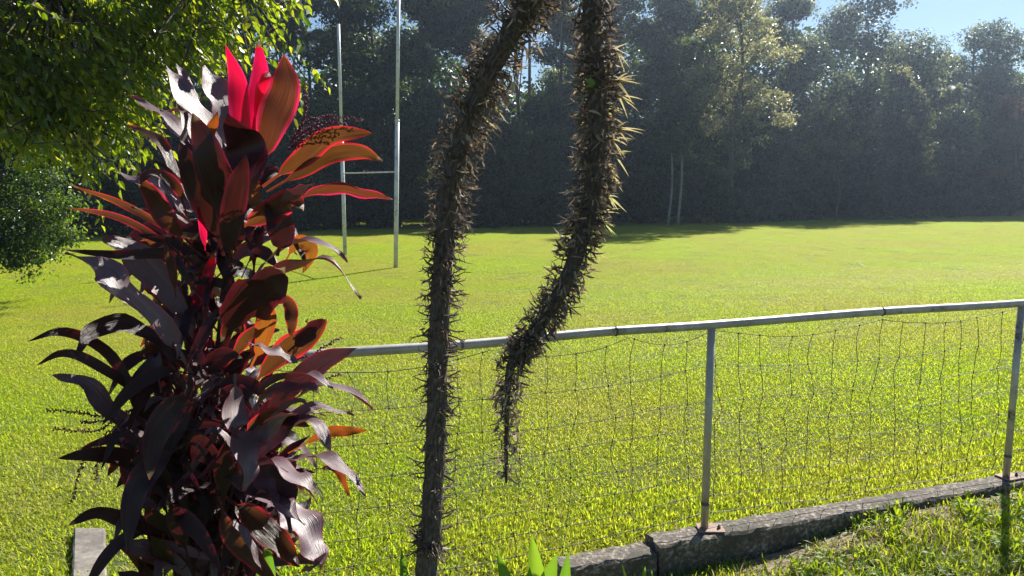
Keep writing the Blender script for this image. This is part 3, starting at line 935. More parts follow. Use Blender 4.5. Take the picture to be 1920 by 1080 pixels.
# the wood further back reads as one mass
def backwood():
    g = np.random.default_rng(91)
    n = 9000
    px = g.uniform(-150, 2150, n)
    Yb = np.interp(px, *YF) + g.uniform(13, 22, n)
    hmax = np.interp(px, [-150, 480, 540, 600, 660, 780, 850, 930, 960, 1010, 1040, 1300, 1560, 1700, 1740, 2000], [15, 15, 11, 9.5, 13, 15, 12, 10.5, 9.6, 9.6, 12, 16, 15.5, 12, 12.5, 11])
    z = -.7 + hmax * g.random(n) ** 1.25
    x = (px - 960) / 1450 * Yb * 1.0
    c = np.stack([x, Yb, z], -1)
    per = 16
    i = np.repeat(np.arange(n), per)
    pos = c[i] + g.normal(0, 1, (len(i), 3)) * np.array([.9, .9, .6])
    nr = g.normal(0, 1, (len(i), 3)) + np.array([0, -.3, .6])
    V, T = leaf_quads(pos, nr, g.uniform(.3, .6, len(i)) * np.where(pos[:, 2] < 6, 1.7, 1.0), g, aspect=.75)
    o = fast_mesh("far_wood", V, T, np.repeat(g.random(len(i)) * .5, 4), M['forest'], loc=(0, 60, 0))
    tag(o, "dark mass of the deeper wood behind the trees of the forest edge", "wood", kind="stuff")
backwood()

# ------------------------------------------------------------------ near tree whose branches hang over
def ovate(pos, t, nrm, L_, W_, g):
    """ovate leaves with a drip tip, folded on the midrib: 9 vertices each"""
    n = len(pos)
    nrm = nrm - t * (nrm * t).sum(1, keepdims=True)
    nrm /= np.linalg.norm(nrm, axis=1, keepdims=True) + 1e-9
    b = np.cross(nrm, t)
    L_, W_ = L_[:, None], W_[:, None]
    curl = g.uniform(.0, .28, (n, 1))
    def at(s, w, up=0): return pos + t * L_ * s + b * W_ * w - nrm * L_ * curl * s * s + nrm * W_ * up
    V = np.stack([at(0, 0), at(.35, 0), at(.72, 0), at(1, 0), at(.22, .42, .13), at(.55, .38, .12), at(.22, -.42, .13), at(.55, -.38, .12), at(.82, .10, .03), at(.82, -.10, .03)], 1)
    i = np.arange(n)[:, None] * 10
    F_ = [(0, 4, 1), (1, 4, 5), (1, 5, 2), (2, 5, 8), (2, 8, 3), (0, 1, 6), (1, 7, 6), (1, 2, 7), (2, 9, 7), (2, 3, 9)]
    T = np.concatenate([i + np.array([f]) for f in F_])
    return V.reshape(-1, 3), T

def overhang():
    g = np.random.default_rng(21)
    tx, ty = -5.6, 6.0
    root = empty("overhanging_tree", (tx, ty, gh(tx, ty)))
    tag(root, "large tree with glossy green leaves whose branches hang over the red leaved plant", "tree")
    tb = MB()
    low = ([-60, 0, 60, 100, 150, 185, 205, 235, 290, 310, 350, 430, 500, 560, 600, 640], [300, 310, 335, 320, 345, 350, 345, 335, 300, 255, 225, 165, 110, 60, 20, -10])
    trunk = spline([(tx, ty, gh(tx, ty) - .1), (tx + .1, ty, 2.0), (tx - .1, ty + .2, 4.0), (tx, ty, 6.5)], 14)
    tb.tube(trunk, [.24 - .012 * i for i in range(14)], k=12, lump=.06)
    limbs = []
    for (px, py, Y, j) in ((250, -80, 5.4, 8), (100, -10, 5.0, 7), (20, 150, 5.6, 6), (420, -60, 5.0, 9), (200, 120, 5.8, 7), (330, 40, 5.3, 8), (90, 230, 5.2, 6), (480, -20, 5.6, 9), (150, -200, 6.5, 10)):
        a, b = trunk[j], P(px, py, Y)
        l = spline([a, a.lerp(b, .5) + Vector((0, 0, .35)), b], 10)
        tb.tube(l, [.07 - .006 * i for i in range(10)], k=7, cap=False)
        limbs.append(l)
    nodes = np.array([tuple(p) for l in limbs for p in l[3:]])
    pos, tt, nn, LL, WW, RN = [], [], [], [], [], []
    tw = []
    N = 900
    c = 0
    strands = []
    while c < N:
        px = g.uniform(-70, 600); lim = np.interp(px, *low)
        py = lim - 8 - abs(g.normal(0, 1)) * 160 - (0 if g.random() < .45 else g.uniform(0, 220))
        if py < -35 or (g.random() < .5 and math.sin(px * .021 + 1) * math.sin(py * .03 + px * .008) > .35): continue
        if px > 470 and g.random() < .6: continue
        Y = g.uniform(4.6, 5.8)
        tip = P(px, py, Y)
        L_ = g.uniform(.3, .6)
        start = tip + Vector((-L_ * g.uniform(.3, 1.0), g.normal(0, .25), L_ * g.uniform(.3, .8)))
        strands.append((start, tip)); c += 1
    # the sprigs that stand out against the forest
    for a, b in (((440, 20), (500, 60)), ((470, 55), (622, 168)), ((480, 95), (545, 120)), ((520, 10), (585, 60)), ((500, -20), (600, -5)), ((545, 0), (640, 4)), ((470, 120), (560, 150)),
                 ((505, 60), (575, 95)), ((560, 170), (548, 235)), ((575, 150), (560, 215)), ((185, 300), (190, 435)), ((170, 330), (180, 400)), ((205, 300), (228, 370)), ((260, 280), (300, 330)),
                 ((130, 290), (175, 370)), ((40, 280), (75, 330)), ((90, 290), (115, 345)), ((330, 220), (365, 290)), ((300, 240), (322, 310)), ((230, 250), (262, 345))):
        Y = g.uniform(4.4, 5.0)
        strands.append((P(*a, Y), P(*b, Y)))
    for si, (a, b) in enumerate(strands):
        mid_ = a.lerp(b, .5) + Vector((0, 0, .06 + .05 * g.random()))
        s = spline([a, mid_, b], 9)
        tb.tube(s, [.0042 - .0004 * k for k in range(9)], k=4, cap=False, mat=0)
        if si % 2 == 0 or si >= N:
            d = ((nodes - np.array(a)) ** 2).sum(1); q = Vector(nodes[int(d.argmin())])
            tb.tube([q, q.lerp(a, .5) + Vector((0, 0, .05)), a], [.011, .008, .004], k=4, cap=False)
        nl = max(8, int((b - a).length / .028))
        out = (b - a).normalized()
        for k in range(nl):
            t = k / nl * 8; i = int(t); p = s[i].lerp(s[min(i + 1, 8)], t - i)
            side = out.cross(Vector((0, 0, 1))).normalized() * (1 if k % 2 else -1)
            d = (side * g.uniform(.3, 1.0) + out * g.uniform(.1, .7) + Vector((0, 0, -g.uniform(.15, 1.1))) + Vector(g.normal(0, .22, 3))).normalized()
            up = Vector((0, 0, 1)) + Vector(g.normal(0, .85, 3)) - out * .2
            pos.append(p + d * .01); tt.append(d); nn.append(up)
            l_ = g.uniform(.042, .082) * (1.15 if k > nl * .6 else 1); LL.append(l_); WW.append(l_ * g.uniform(.40, .56))
            RN.append(min(1, g.random() * .8 + (.25 if k > nl * .75 else 0)))
    pos, tt, nn = (np.array([tuple(q) for q in z]) for z in (pos, tt, nn))
    V, T = ovate(pos, tt, nn, np.array(LL), np.array(WW), g)
    tb.build("trunk", M['bark'], root)
    fast_mesh("foliage", V, T, np.repeat(RN, 10), M['ficus'], root, smooth=False)
overhang()

def weeping():
    g = np.random.default_rng(31)
    Y = 17.0
    b = P(-60, 343, Y); z0 = gh(b.x, Y)
    root = empty("weeping_tree", (b.x, Y, z0))
    tag(root, "small leaved tree with dense foliage hanging almost to the grass, beyond the overhanging branches", "tree")
    spots = [(20, 330, .9), (80, 350, .55), (40, 400, .9), (100, 400, .55), (60, 440, .8), (110, 450, .40), (0, 450, .9), (50, 480, .5), (90, 475, .35), (-60, 420, 1.3), (-60, 330, 1.3), (20, 250, .9), (-40, 250, 1.2), (60, 515, .16), (72, 500, .2), (20, 495, .25), (85, 300, .5), (135, 385, .25), (135, 440, .22), (-120, 450, 1.0), (-150, 350, 1.3)]
    lumps = []
    for px, py, r in spots:
        q = P(px, py, Y + g.uniform(-.7, .9)); lumps.append((q.x, q.y, q.z, r, r, r * .8))
    pos, nr, rn = crown_pts(lumps, 34000, g, cl_r=.22, per=18, shell=.55)
    V, T = leaf_quads(pos, nr, g.uniform(.6, 1.15, len(pos)) * .095, g, droop=.9)
    V, T, rn4 = with_core(V, T, rn, lumps, 9000, g, size=.13)
    tb = MB()
    tr = spline([(b.x, Y, z0 - .1), (b.x + .1, Y, z0 + 1.2), (b.x, Y, z0 + 2.6), (b.x, Y, z0 + 3.8)], 10)
    tb.tube(tr, [.12 - .009 * i for i in range(10)], k=8)
    for lp in lumps:
        a, q = tr[5], Vector(lp[:3])
        tb.tube([a, a.lerp(q, .5) + Vector((0, 0, .3)), q], [.035, .02, .006], k=5, cap=False)
    tb.build("trunk", M['bark'], root)
    fast_mesh("foliage", V, T, rn4, M['weep'], root)
weeping()

# ------------------------------------------------------------------ red leaved cordyline
PY = 2.08
VIEW = {}
def ribbon(mb, pts, w, nrm, mat, g, petiole=.16, fold=.22, wave=.10, n=20, belly=.55, pw=.14):
    s = spline(pts, n)
    L_ = sum((b - a).length for a, b in zip(s, s[1:]))
    us = (-1, -.55, 0, .55, 1)
    V, UV = [], []
    ph1, ph2 = g.random() * 6.28, g.random() * 6.28
    fr = g.uniform(2.0, 3.6)
    tw = g.normal(0, .22)
    for i, p in enumerate(s):
        t = (s[min(i + 1, n - 1)] - s[max(i - 1, 0)]).normalized()
        f = i / (n - 1)
        nn = (nrm - t * nrm.dot(t))
        if nn.length < 1e-3: nn = t.orthogonal()
        nn.normalize()
        nn = Matrix.Rotation(tw * (f - .4) * 2, 3, t) @ nn
        b = t.cross(nn)
        if f < petiole: ww = pw + (.0) * f
        else:
            q = (f - petiole) / (1 - petiole)
            ww = pw * (1 - q) + math.sin(math.pi * min(1, q ** .82)) ** .75 * (1 if q < .98 else .6)
            if i == n - 1: ww = .015
        for j, u in enumerate(us):
            wv = wave * w * math.sin(fr * 6.28 * f + (ph1 if u > 0 else ph2)) * abs(u) ** 2 * (0 if f < petiole else 1)
            q = p + b * (w * .5 * ww * u * (1 - fold * .25 * abs(u))) + nn * (w * .5 * ww * fold * abs(u) + wv)
            V.append(tuple(q)); UV.append((u, f * L_ * 10))
    k = 5
    fs = [(i * k + j, i * k + j + 1, (i + 1) * k + j + 1, (i + 1) * k + j) for i in range(n - 1) for j in range(k - 1)]
    A = np.full(len(V), g.random() * .68)
    if g.random() < .45: A[-5 * int(g.integers(1, 3)):] = 1.0
    mb.add(V, fs, mat, A, UV)

LEAVES = [
 # type, width px, depth at base, depth at tip, points from base to tip
 ('P', 40, .0, .03, [(474, 345), (452, 220), (440, 150), (424, 84)]),
 ('P', 38, .02, .05, [(480, 345), (478, 220), (486, 140), (484, 75)]),
 ('P', 30, .03, .05, [(484, 340), (492, 230), (500, 160), (505, 135)]),
 ('R', 72, -.02, .0, [(480, 345), (508, 240), (533, 165), (532, 104)]),
 ('K', 62, -.02, .08, [(448, 350), (430, 250), (408, 170), (382, 120)]),
 ('S', 46, .02, .15, [(440, 350), (390, 250), (350, 180), (312, 122)]),
 ('S', 30, .0, .2, [(430, 360), (350, 270), (300, 215), (240, 180)]),
 ('D', 60, -.12, -.2, [(420, 480), (395, 400), (365, 330), (338, 262)]),
 ('D', 50, -.2, -.3, [(430, 500), (432, 430), (452, 350), (462, 290)]),
 ('S', 26, .02, .12, [(400, 330), (365, 280), (335, 215), (300, 205)]),
 ('S', 20, .05, .2, [(420, 330), (372, 215), (345, 150), (330, 118)]),
 ('K', 34, .0, .1, [(400, 420), (330, 380), (270, 345), (215, 318)]),
 ('D', 72, -.15, -.25, [(440, 470), (425, 380), (398, 290), (362, 212)]),
 ('D', 80, -.10, -.20, [(455, 450), (450, 350), (440, 270), (425, 215)]),
 ('R', 30, .05, .25, [(365, 400), (330, 330), (300, 262), (238, 234)]),
 ('O', 22, -.1, -.12, [(385, 262), (395, 245), (408, 208)]),
 ('R', 46, .0, -.05, [(492, 350), (560, 300), (620, 255), (698, 249)]),
 ('R', 40, .0, .0, [(500, 360), (560, 325), (620, 290), (680, 285), (718, 302)]),
 ('R', 30, -.02, -.1, [(540, 390), (590, 358), (640, 352), (690, 362), (737, 373)]),
 ('O', 32, -.16, -.14, [(488, 395), (478, 365), (484, 332)]),
 ('R', 50, -.05, -.2, [(430, 440), (500, 400), (545, 375), (566, 392)]),
 ('S', 20, -.1, -.25, [(520, 390), (560, 365), (590, 342)]),
 ('S', 24, .0, -.15, [(360, 420), (300, 355), (240, 312)]),
 ('R', 44, -.05, -.15, [(360, 460), (320, 420), (280, 370), (262, 330)]),
 ('R', 26, -.05, -.2, [(350, 400), (330, 350), (290, 325), (262, 345)]),
 ('B', 17, .0, .25, [(380, 480), (300, 420), (220, 375), (128, 345)]),
 ('B', 17, .0, .2, [(390, 520), (300, 450), (220, 405), (118, 388)]),
 ('D', 26, .0, -.2, [(400, 600), (350, 520), (300, 480), (220, 478), (118, 468)]),
 ('K', 70, -.05, -.25, [(370, 720), (310, 620), (245, 540), (190, 505), (122, 474)]),
 ('K', 70, .05, -.05, [(380, 650), (330, 570), (270, 500), (230, 465), (192, 448)]),
 ('B', 20, -.1, -.1, [(330, 560), (322, 500), (308, 450)]),
 ('D', 28, .0, -.2, [(320, 860), (262, 760), (190, 665), (120, 622), (52, 641)]),
 ('D', 24, .0, -.1, [(330, 850), (270, 750), (200, 680), (120, 662), (67, 686)]),
 ('D', 44, .0, -.3, [(370, 760), (310, 660), (230, 612), (165, 625), (142, 672)]),
 ('S', 32, .0, -.15, [(350, 900), (280, 830), (215, 775), (160, 720), (98, 704)]),
 ('D', 46, -.05, -.1, [(290, 860), (275, 780), (268, 720), (285, 665)]),
 ('D', 40, -.05, -.1, [(325, 860), (310, 780), (300, 720), (308, 680)]),
 ('R', 26, .0, -.1, [(330, 740), (308, 690), (280, 655), (254, 668)]),
 ('D', 42, .0, -.2, [(380, 960), (300, 900), (230, 868), (170, 852), (108, 860)]),
 ('D', 32, .0, .0, [(370, 930), (290, 870), (220, 825), (150, 842)]),
 ('D', 38, .0, -.2, [(390, 1040), (300, 1000), (240, 970), (180, 960), (127, 986)]),
 ('D', 56, -.15, -.3, [(350, 830), (290, 870), (252, 930), (238, 1040)]),
 ('D', 56, -.2, -.3, [(380, 760), (330, 760), (290, 820), (280, 900)]),
 ('K', 36, -.05, -.15, [(400, 1130), (320, 1050), (260, 1020), (205, 1014)]),
 ('S', 24, -.1, -.15, [(320, 900), (260, 850), (215, 800)]),
 ('S', 26, .0, -.15, [(430, 590), (500, 490), (560, 455), (610, 458), (651, 493)]),
 ('S', 28, .0, -.2, [(430, 640), (500, 530), (570, 492), (620, 492), (678, 559)]),
 ('O', 34, .1, .1, [(530, 500), (558, 455), (585, 470), (568, 512)]),
 ('D', 86, -.1, -.2, [(420, 650), (450, 580), (500, 535), (535, 500)]),
 ('O', 42, -.05, -.15, [(470, 690), (492, 640), (500, 590), (500, 556)]),
 ('R', 28, -.05, -.1, [(500, 555), (540, 565), (550, 600), (545, 632)]),
 ('B', 56, .0, -.1, [(460, 740), (520, 670), (575, 635), (612, 598)]),
 ('D', 40, -.05, -.15, [(540, 660), (580, 625), (608, 598)]),
 ('K', 50, -.05, -.2, [(470, 810), (540, 730), (600, 680), (668, 654)]),
 ('S', 34, -.05, -.2, [(480, 810), (560, 745), (620, 728), (699, 767)]),
 ('S', 26, .0, .0, [(470, 850), (540, 790), (600, 768), (663, 780)]),
 ('K', 44, -.1, -.3, [(440, 900), (520, 820), (585, 790), (620, 845)]),
 ('O', 26, .1, .1, [(540, 850), (610, 812), (650, 808), (688, 807)]),
 ('S', 34, -.05, -.25, [(460, 930), (550, 865), (620, 868), (686, 927)]),
 ('O', 20, .0, .0, [(590, 880), (630, 885), (656, 932)]),
 ('S', 46, -.1, -.3, [(430, 910), (500, 870), (555, 890), (597, 944)]),
 ('S', 44, -.2, -.35, [(420, 800), (450, 815), (465, 860), (462, 920)]),
 ('S', 30, -.2, -.3, [(430, 850), (470, 885), (500, 915), (521, 944)]),
 ('S', 64, -.1, -.25, [(470, 930), (540, 960), (575, 1010), (602, 1068)]),
 ('D', 74, -.15, -.3, [(400, 890), (470, 900), (530, 920), (545, 1000)]),
 ('R', 58, -.1, -.2, [(420, 930), (470, 970), (520, 1020), (562, 1062)]),
 ('S', 30, -.15, -.3, [(450, 760), (520, 715), (570, 700), (625, 725)]),
 ('S', 26, -.15, -.3, [(440, 870), (500, 800), (550, 760), (590, 770)]),
 ('S', 24, -.2, -.35, [(430, 880), (480, 830), (520, 790), (560, 770)]),
 ('S', 34, -.2, -.3, [(440, 960), (500, 925), (540, 940), (570, 985)]),
 ('S', 12, -.2, -.25, [(560, 1075), (585, 1058), (612, 1036)]),
 ('S', 36, -.2, -.25, [(440, 700), (440, 750), (448, 790), (446, 835)]),
 ('S', 40, -.1, -.2, [(450, 800), (500, 745), (560, 725), (600, 738)]),
 ('R', 40, -.1, -.2, [(440, 830), (490, 790), (530, 780), (580, 800)]),
 ('B', 30, .0, -.1, [(420, 700), (450, 650), (480, 620), (520, 600)]),
 ('S', 24, -.2, -.25, [(460, 640), (510, 655), (560, 680)]),
 ('S', 26, .0, .05, [(365, 390), (352, 330), (345, 270), (348, 210)]),
 ('O', 26, -.2, -.22, [(405, 420), (398, 390), (405, 350)]),
 ('P', 14, -.15, -.18, [(385, 470), (375, 430), (370, 380)]),
 ('R', 40, -.2, -.3, [(410, 930), (430, 1000), (470, 1060), (520, 1100)]),
 ('S', 14, -.25, -.3, [(420, 960), (460, 1010), (490, 1070)]),
 ('D', 60, -.1, -.1, [(520, 480), (530, 430), (500, 380)]),
]
def cordyline():
    g = np.random.default_rng(44)
    base = P(395, 1080, PY); bz = gh(base.x, base.y)
    root = empty("red_cordyline", (base.x, base.y, bz))
    tag(root, "tall red and burgundy leaved cordyline plant growing in front of the rail end", "plant")
    old, young = MB(), MB()
    Hn = (Vector((.3, -.9, .25)).normalized() + SUN).normalized()
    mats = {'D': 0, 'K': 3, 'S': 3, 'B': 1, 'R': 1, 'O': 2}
    for ty, w, d0, d1, pts in LEAVES:
        n = len(pts)
        P3 = [P(px, py, PY + d0 + (d1 - d0) * i / (n - 1)) for i, (px, py) in enumerate(pts)]
        P3[n // 2] = P3[n // 2] + Vector((0, g.normal(0, .02), 0))
        W = w * PY / F * (1 if ty == 'P' or w > 75 else (.78 if ty in 'DK' else .86))
        cam_n = (Vector((0, 0, CAMZ)) - P3[n // 2]).normalized()
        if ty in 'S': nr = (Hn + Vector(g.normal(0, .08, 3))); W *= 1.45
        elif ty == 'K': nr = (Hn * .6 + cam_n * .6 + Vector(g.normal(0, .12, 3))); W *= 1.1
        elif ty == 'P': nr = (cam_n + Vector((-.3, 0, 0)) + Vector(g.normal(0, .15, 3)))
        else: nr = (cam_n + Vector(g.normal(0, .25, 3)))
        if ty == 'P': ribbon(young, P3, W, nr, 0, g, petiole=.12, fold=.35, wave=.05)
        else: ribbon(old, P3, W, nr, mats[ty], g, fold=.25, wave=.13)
    # inner leaves that fill the middle of the plant, growing from the canes
    canes = [[(388, 1500), (392, 1050), (400, 800), (420, 560), (440, 400)], [(360, 1500), (350, 1080), (345, 900), (360, 700)],
             [(430, 1500), (440, 1100), (455, 900), (450, 760)], [(395, 1500), (372, 1080), (370, 820), (350, 600), (345, 470)], [(410, 1500), (400, 1200), (470, 980), (480, 900)]]
    c3 = []
    for i, c in enumerate(canes):
        ys = [0, .0, .02, .05, .08]
        off = g.normal(0, .10)
        p3 = [P(px, py, PY + .13 + off * .6) for px, py in c]
        q = p3[0]; k = (q.z - bz); d = (p3[0] - p3[1])
        if q.z > bz: p3[0] = p3[1] + d * ((p3[1].z - bz + .05) / max(1e-3, p3[1].z - q.z))
        elif q.z < bz: p3[0] = p3[1].lerp(q, (p3[1].z - bz + .05) / (p3[1].z - q.z))
        sp_ = spline(p3, 26); c3.append(sp_)
        st = MB(); st.tube(sp_, [.017 - .0003 * j for j in range(26)], k=8, lump=.12)
        st.build("cane", M['cstem'], root)
    for i in range(620):
        sp_ = c3[g.integers(0, 5)]
        a = sp_[int(g.integers(5, 26))] + Vector((g.normal(0, .05), g.normal(0, .05), 0))
        az = g.random() * 6.28
        L_ = g.uniform(.20, .34)
        el = g.uniform(.5, 1.35)
        d = Vector((math.cos(az), math.sin(az) * .9, 0))
        drp = g.uniform(.1, 1.1)
        pts = [a + d * (L_ * math.cos(el) * t) + Vector((0, 0, L_ * (math.sin(el) * t - drp * t * t))) for t in (0, .35, .7, 1)]
        up = Vector((0, -.9, .5)) - d * .3 + Vector(g.normal(0, .4, 3))
        r = g.random()
        if d.x > .2 and r > .55: up = Hn + Vector(g.normal(0, .15, 3)); r = .8
        if abs(pts[-1].x - base.x) > np.interp(pts[-1].z, [.9, 1.2, 1.9, 2.1], [.26, .30, .30, .18]) or pts[-1].z > 2.12: continue
        ribbon(old, pts, g.uniform(.024, .050), up, 0 if r < .75 else (3 if r < .87 else 1), g, fold=.3, wave=.08, n=14, petiole=.22)
    for (cx, cy) in ((440, 380), (350, 560)):      # young heads, mostly hidden
        for k in range(2):
            a = P(cx, cy + 40, PY + .05); az = g.random() * 6.28
            d = Vector((math.cos(az), math.sin(az), 0)) * .06
            ribbon(young, [a, a + d + Vector((0, 0, .1)), a + d * 1.6 + Vector((0, 0, .2))], .035, Vector((0, -1, .2)), 0, g, n=10, fold=.4)
    # long petioles near the ground
    for i in range(34):
        a = P(g.uniform(350, 440), g.uniform(1020, 1150), PY + g.uniform(-.1, .15))
        b = a + Vector((g.normal(0, .09), g.normal(0, .08), g.uniform(.16, .34)))
        young_ = MB
        ribbon(old, [a, a.lerp(b, .5), b, b + (b - a) * .5 + Vector((0, 0, -.02))], .05, Vector((0, -1, .4)), 0, g, petiole=.6, n=14)
    old.build("mature_leaves", [M['cD'], M['cB'], M['cO'], M['cS']], root)
    o = young.build("young_leaves", [M['cP']], root)
    # flower spikes
    for grp in ([[(545, 270), (570, 232), (610, 219), (680, 226)], [(545, 275), (590, 245), (640, 246)], [(540, 280), (580, 262), (625, 256)], [(560, 250), (575, 200), (572, 155)], [(545, 265), (600, 232), (650, 233)]],
                [[(250, 770), (190, 780), (140, 772), (88, 769)], [(225, 775), (190, 805), (150, 808), (100, 804)], [(240, 770), (190, 830), (155, 870), (132, 945)], [(200, 810), (185, 850), (180, 900)], [(230, 785), (180, 790), (150, 792)]],
                [[(560, 650), (580, 620), (575, 600)], [(570, 690), (600, 655), (640, 632)], [(540, 680), (580, 668), (640, 672)], [(560, 720), (600, 712), (640, 702)]]):
        mb = MB()
        for pl in grp:
            s = spline([P(px, py, PY - .02) for px, py in pl], 30)
            mb.tube(s, [.0022 - .00005 * i for i in range(30)], k=5, a=.2)
            Ls = sum((b - a).length for a, b in zip(s, s[1:]))
            nb = int(Ls / .0036)
            for k in range(nb):
                t = (k + .5) / nb * 29; i = int(t); p = s[i].lerp(s[min(29, i + 1)], t - i)
                tn = (s[min(29, i + 1)] - s[max(0, i - 1)]).normalized()
                d = Vector(g.normal(0, 1, 3)); d = (d - tn * d.dot(tn)).normalized()
                e = p + d * g.uniform(.005, .009) + tn * .002
                mb.tube([p, p.lerp(e, .6), e], [.0007, .0025, .0012], k=4, a=g.random())
        mb.build("flower_spike", M['spike'], root)
cordyline()

# ------------------------------------------------------------------ arching agave flower stalk
def stalk():
    g = np.random.default_rng(66)
    b0 = P(800, 1090, 1.93); bz = gh(b0.x, b0.y)
    root = empty("agave_flower_stalk", (b0.x, b0.y, bz))
    tag(root, "tall arching dried flower stalk bending over and hanging down in front of the fence", "flower stalk")
    path = [(808, 1000, 1.93), (818, 800, 1.92), (822, 640, 1.91), (832, 480, 1.90), (850, 330, 1.90), (890, 190, 1.90), (945, 85, 1.89), (995, 0, 1.88), (1038, -75, 1.87), (1080, -115, 1.865), (1106, -70, 1.86),
            (1112, 60, 1.86), (1120, 180, 1.85), (1118, 300, 1.84), (1095, 430, 1.83), (1055, 540, 1.82), (1000, 625, 1.82), (960, 680, 1.81), (951, 760, 1.81), (950, 840, 1.81), (949, 905, 1.81)]
    pts = [Vector((b0.x, b0.y, bz - .05)), b0] + [P(*q) for q in path]
    n = 240
    s = spline(pts, n)
    #            radius of the stem itself along the path, metres
    ks = np.linspace(0, 1, n)
    rad = np.interp(ks, [0, .1, .3, .5, .7, .82, .9, 1], [.033, .026, .024, .025, .021, .016, .007, .003])
    stm = MB(); stm.tube(s, list(rad), k=16, lump=.16)
    stm.build("stem", M['stalk'], root)
    br, fb = MB(), MB()
    def pt(i): return s[min(max(i, 0), n - 1)]
    def curl(mb, p, d, L_, w, bendv, a, seg=4, mat=0):
        """thin curved tapering scrap"""
        sd = d.cross(Vector(g.normal(0, 1, 3))).normalized()
        V = []; q = p.copy(); dd = d.copy()
        for k in range(seg + 1):
            f = k / seg
            ww = w * (.5 + .5 * math.sin(math.pi * min(1, f + .15))) * (1 if k < seg else .15)
            V += [tuple(q - sd * ww), tuple(q + sd * ww)]
            dd = (dd + bendv * (1.0 / seg)).normalized(); q = q + dd * (L_ / seg)
        mb.add(V, [(2 * k, 2 * k + 1, 2 * k + 3, 2 * k + 2) for k in range(seg)], mat, a)
    def radial(i):
        tn = (pt(i + 1) - pt(i - 1)).normalized()
        d = Vector(g.normal(0, 1, 3)); d = (d - tn * d.dot(tn)).normalized()
        return tn, d
    # branchlets in close rings
    i0, i1 = 14, n - 2
    Ltot = sum((b - a).length for a, b in zip(s, s[1:])); step = Ltot / n
    for i in range(i0, i1):
        f = i / n
        rep = 5 if f < .5 else 4
        for q in range(rep):
            t = g.random()
            p0 = pt(i).lerp(pt(i + 1), t)
            tn, d = radial(i)
            r = rad[i]
            upish = tn if f < .50 else tn * .6
            Ls = np.interp(f, [0, .3, .5, .8, .9, 1], [.042, .040, .042, .028, .014, .010]) * g.uniform(.7, 1.2)
            dirn = (d + upish * g.uniform(-.25, .35)).normalized()
            a = p0 + d * r * .8
            m_ = a + dirn * Ls * .55
            e = a + dirn * Ls + tn * Ls * g.uniform(-.25, .35)
            if f < .86:
                br.tube([a, m_, e], [.0028, .0022, .0012], k=4, a=g.uniform(.05, .5), cap=False)
                for w_ in range(4):
                    st_ = m_.lerp(e, g.random())
                    dr = (dirn + Vector(g.normal(0, .75, 3))).normalized()
                    curl(br, st_, dr, g.uniform(.012, .024), .0013, Vector(g.normal(0, .6, 3)), g.uniform(.1, .75), seg=2)
            else:
                curl(br, a, dirn, Ls * 1.4, .0018, Vector(g.normal(0, .6, 3)), g.uniform(.05, .5), seg=2)
        # papery flakes close to the stem
        dens = np.interp(f, [0, .18, .27, .5, .62, .80, .87, .93, 1], [0, 5, 26, 36, 34, 34, 26, 8, 4])
        dens *= .55 + .9 * (.5 + .5 * math.sin(i * .37) * math.sin(i * .11 + 1))
        for q in range(int(dens)):
            tn, d = radial(i)
            if .3 < f < .6 and g.random() < .35: d = (d + Vector((.6, 0, -.2))).normalized()
            p0 = pt(i) + d * (rad[i] + g.uniform(0, .024 if f > .5 else np.interp(f, [.18, .3, .5], [.010, .045, .045])))
            dr = (d * g.uniform(.1, 1.0) + Vector((0, 0, -g.uniform(0, 1.1))) + Vector(g.normal(0, .55, 3))).normalized()
            curl(fb, p0, dr, g.uniform(.014, .040), g.uniform(.0016, .0038), Vector(g.normal(0, .8, 3)), g.random() ** 1.6, seg=3)
        if f < .30 :
            for q in range(6):                     # short bark curls on the lower stem
                tn, d = radial(i)
                curl(fb, pt(i) + d * rad[i] * .95, (d * .4 - Vector((0, 0, 1)) + Vector(g.normal(0, .3, 3))).normalized(), g.uniform(.015, .04), .0035, d * .6, g.random() * .5, seg=3)
    br.build("branchlets", M['bract'], root)
    fb.build("dried_bracts", M['bract'], root)
    # long spiny plantlets along the hanging half
    for (px, py, sx, k, L_, gr) in ((1160, 90, 1, 5, .06, .2), (1165, 150, 1, 7, .07, .15), (1170, 180, 1, 6, .07, .3), (1165, 240, 1, 6, .07, .2), (1160, 290, 1, 6, .06, .5), (1150, 330, 1, 6, .05, .3), (1145, 370, 1, 5, .06, .6), (1135, 420, 1, 6, .05, .8),
                                    (1106, 162, -1, 4, .05, 1.0), (1095, 230, -1, 4, .05, .2), (1085, 300, -1, 4, .045, .2), (1110, 470, 1, 6, .06, .1), (1125, 400, 1, 5, .07, .5), (925, 200, 1, 5, .05, .1), (915, 230, 1, 6, .04, .05),
                                    (1085, 550, 1, 4, .04, .1), (1030, 500, -1, 4, .035, .1), (1140, 200, 1, 8, .05, .4), (1150, 260, 1, 7, .06, .1), (1140, 310, 1, 7, .05, .2), (1130, 350, 1, 6, .05, .1)):
        mb = MB(); c = P(px, py, 1.84)
        pn = min(s, key=lambda q: (q - c).length)
        c = pn.lerp(c, .8)
        if gr == 1.0: c = P(1112, 160, 1.79); L_ = .036
        mb.tube([pn, c], [.003, .004], k=5, a=.1)
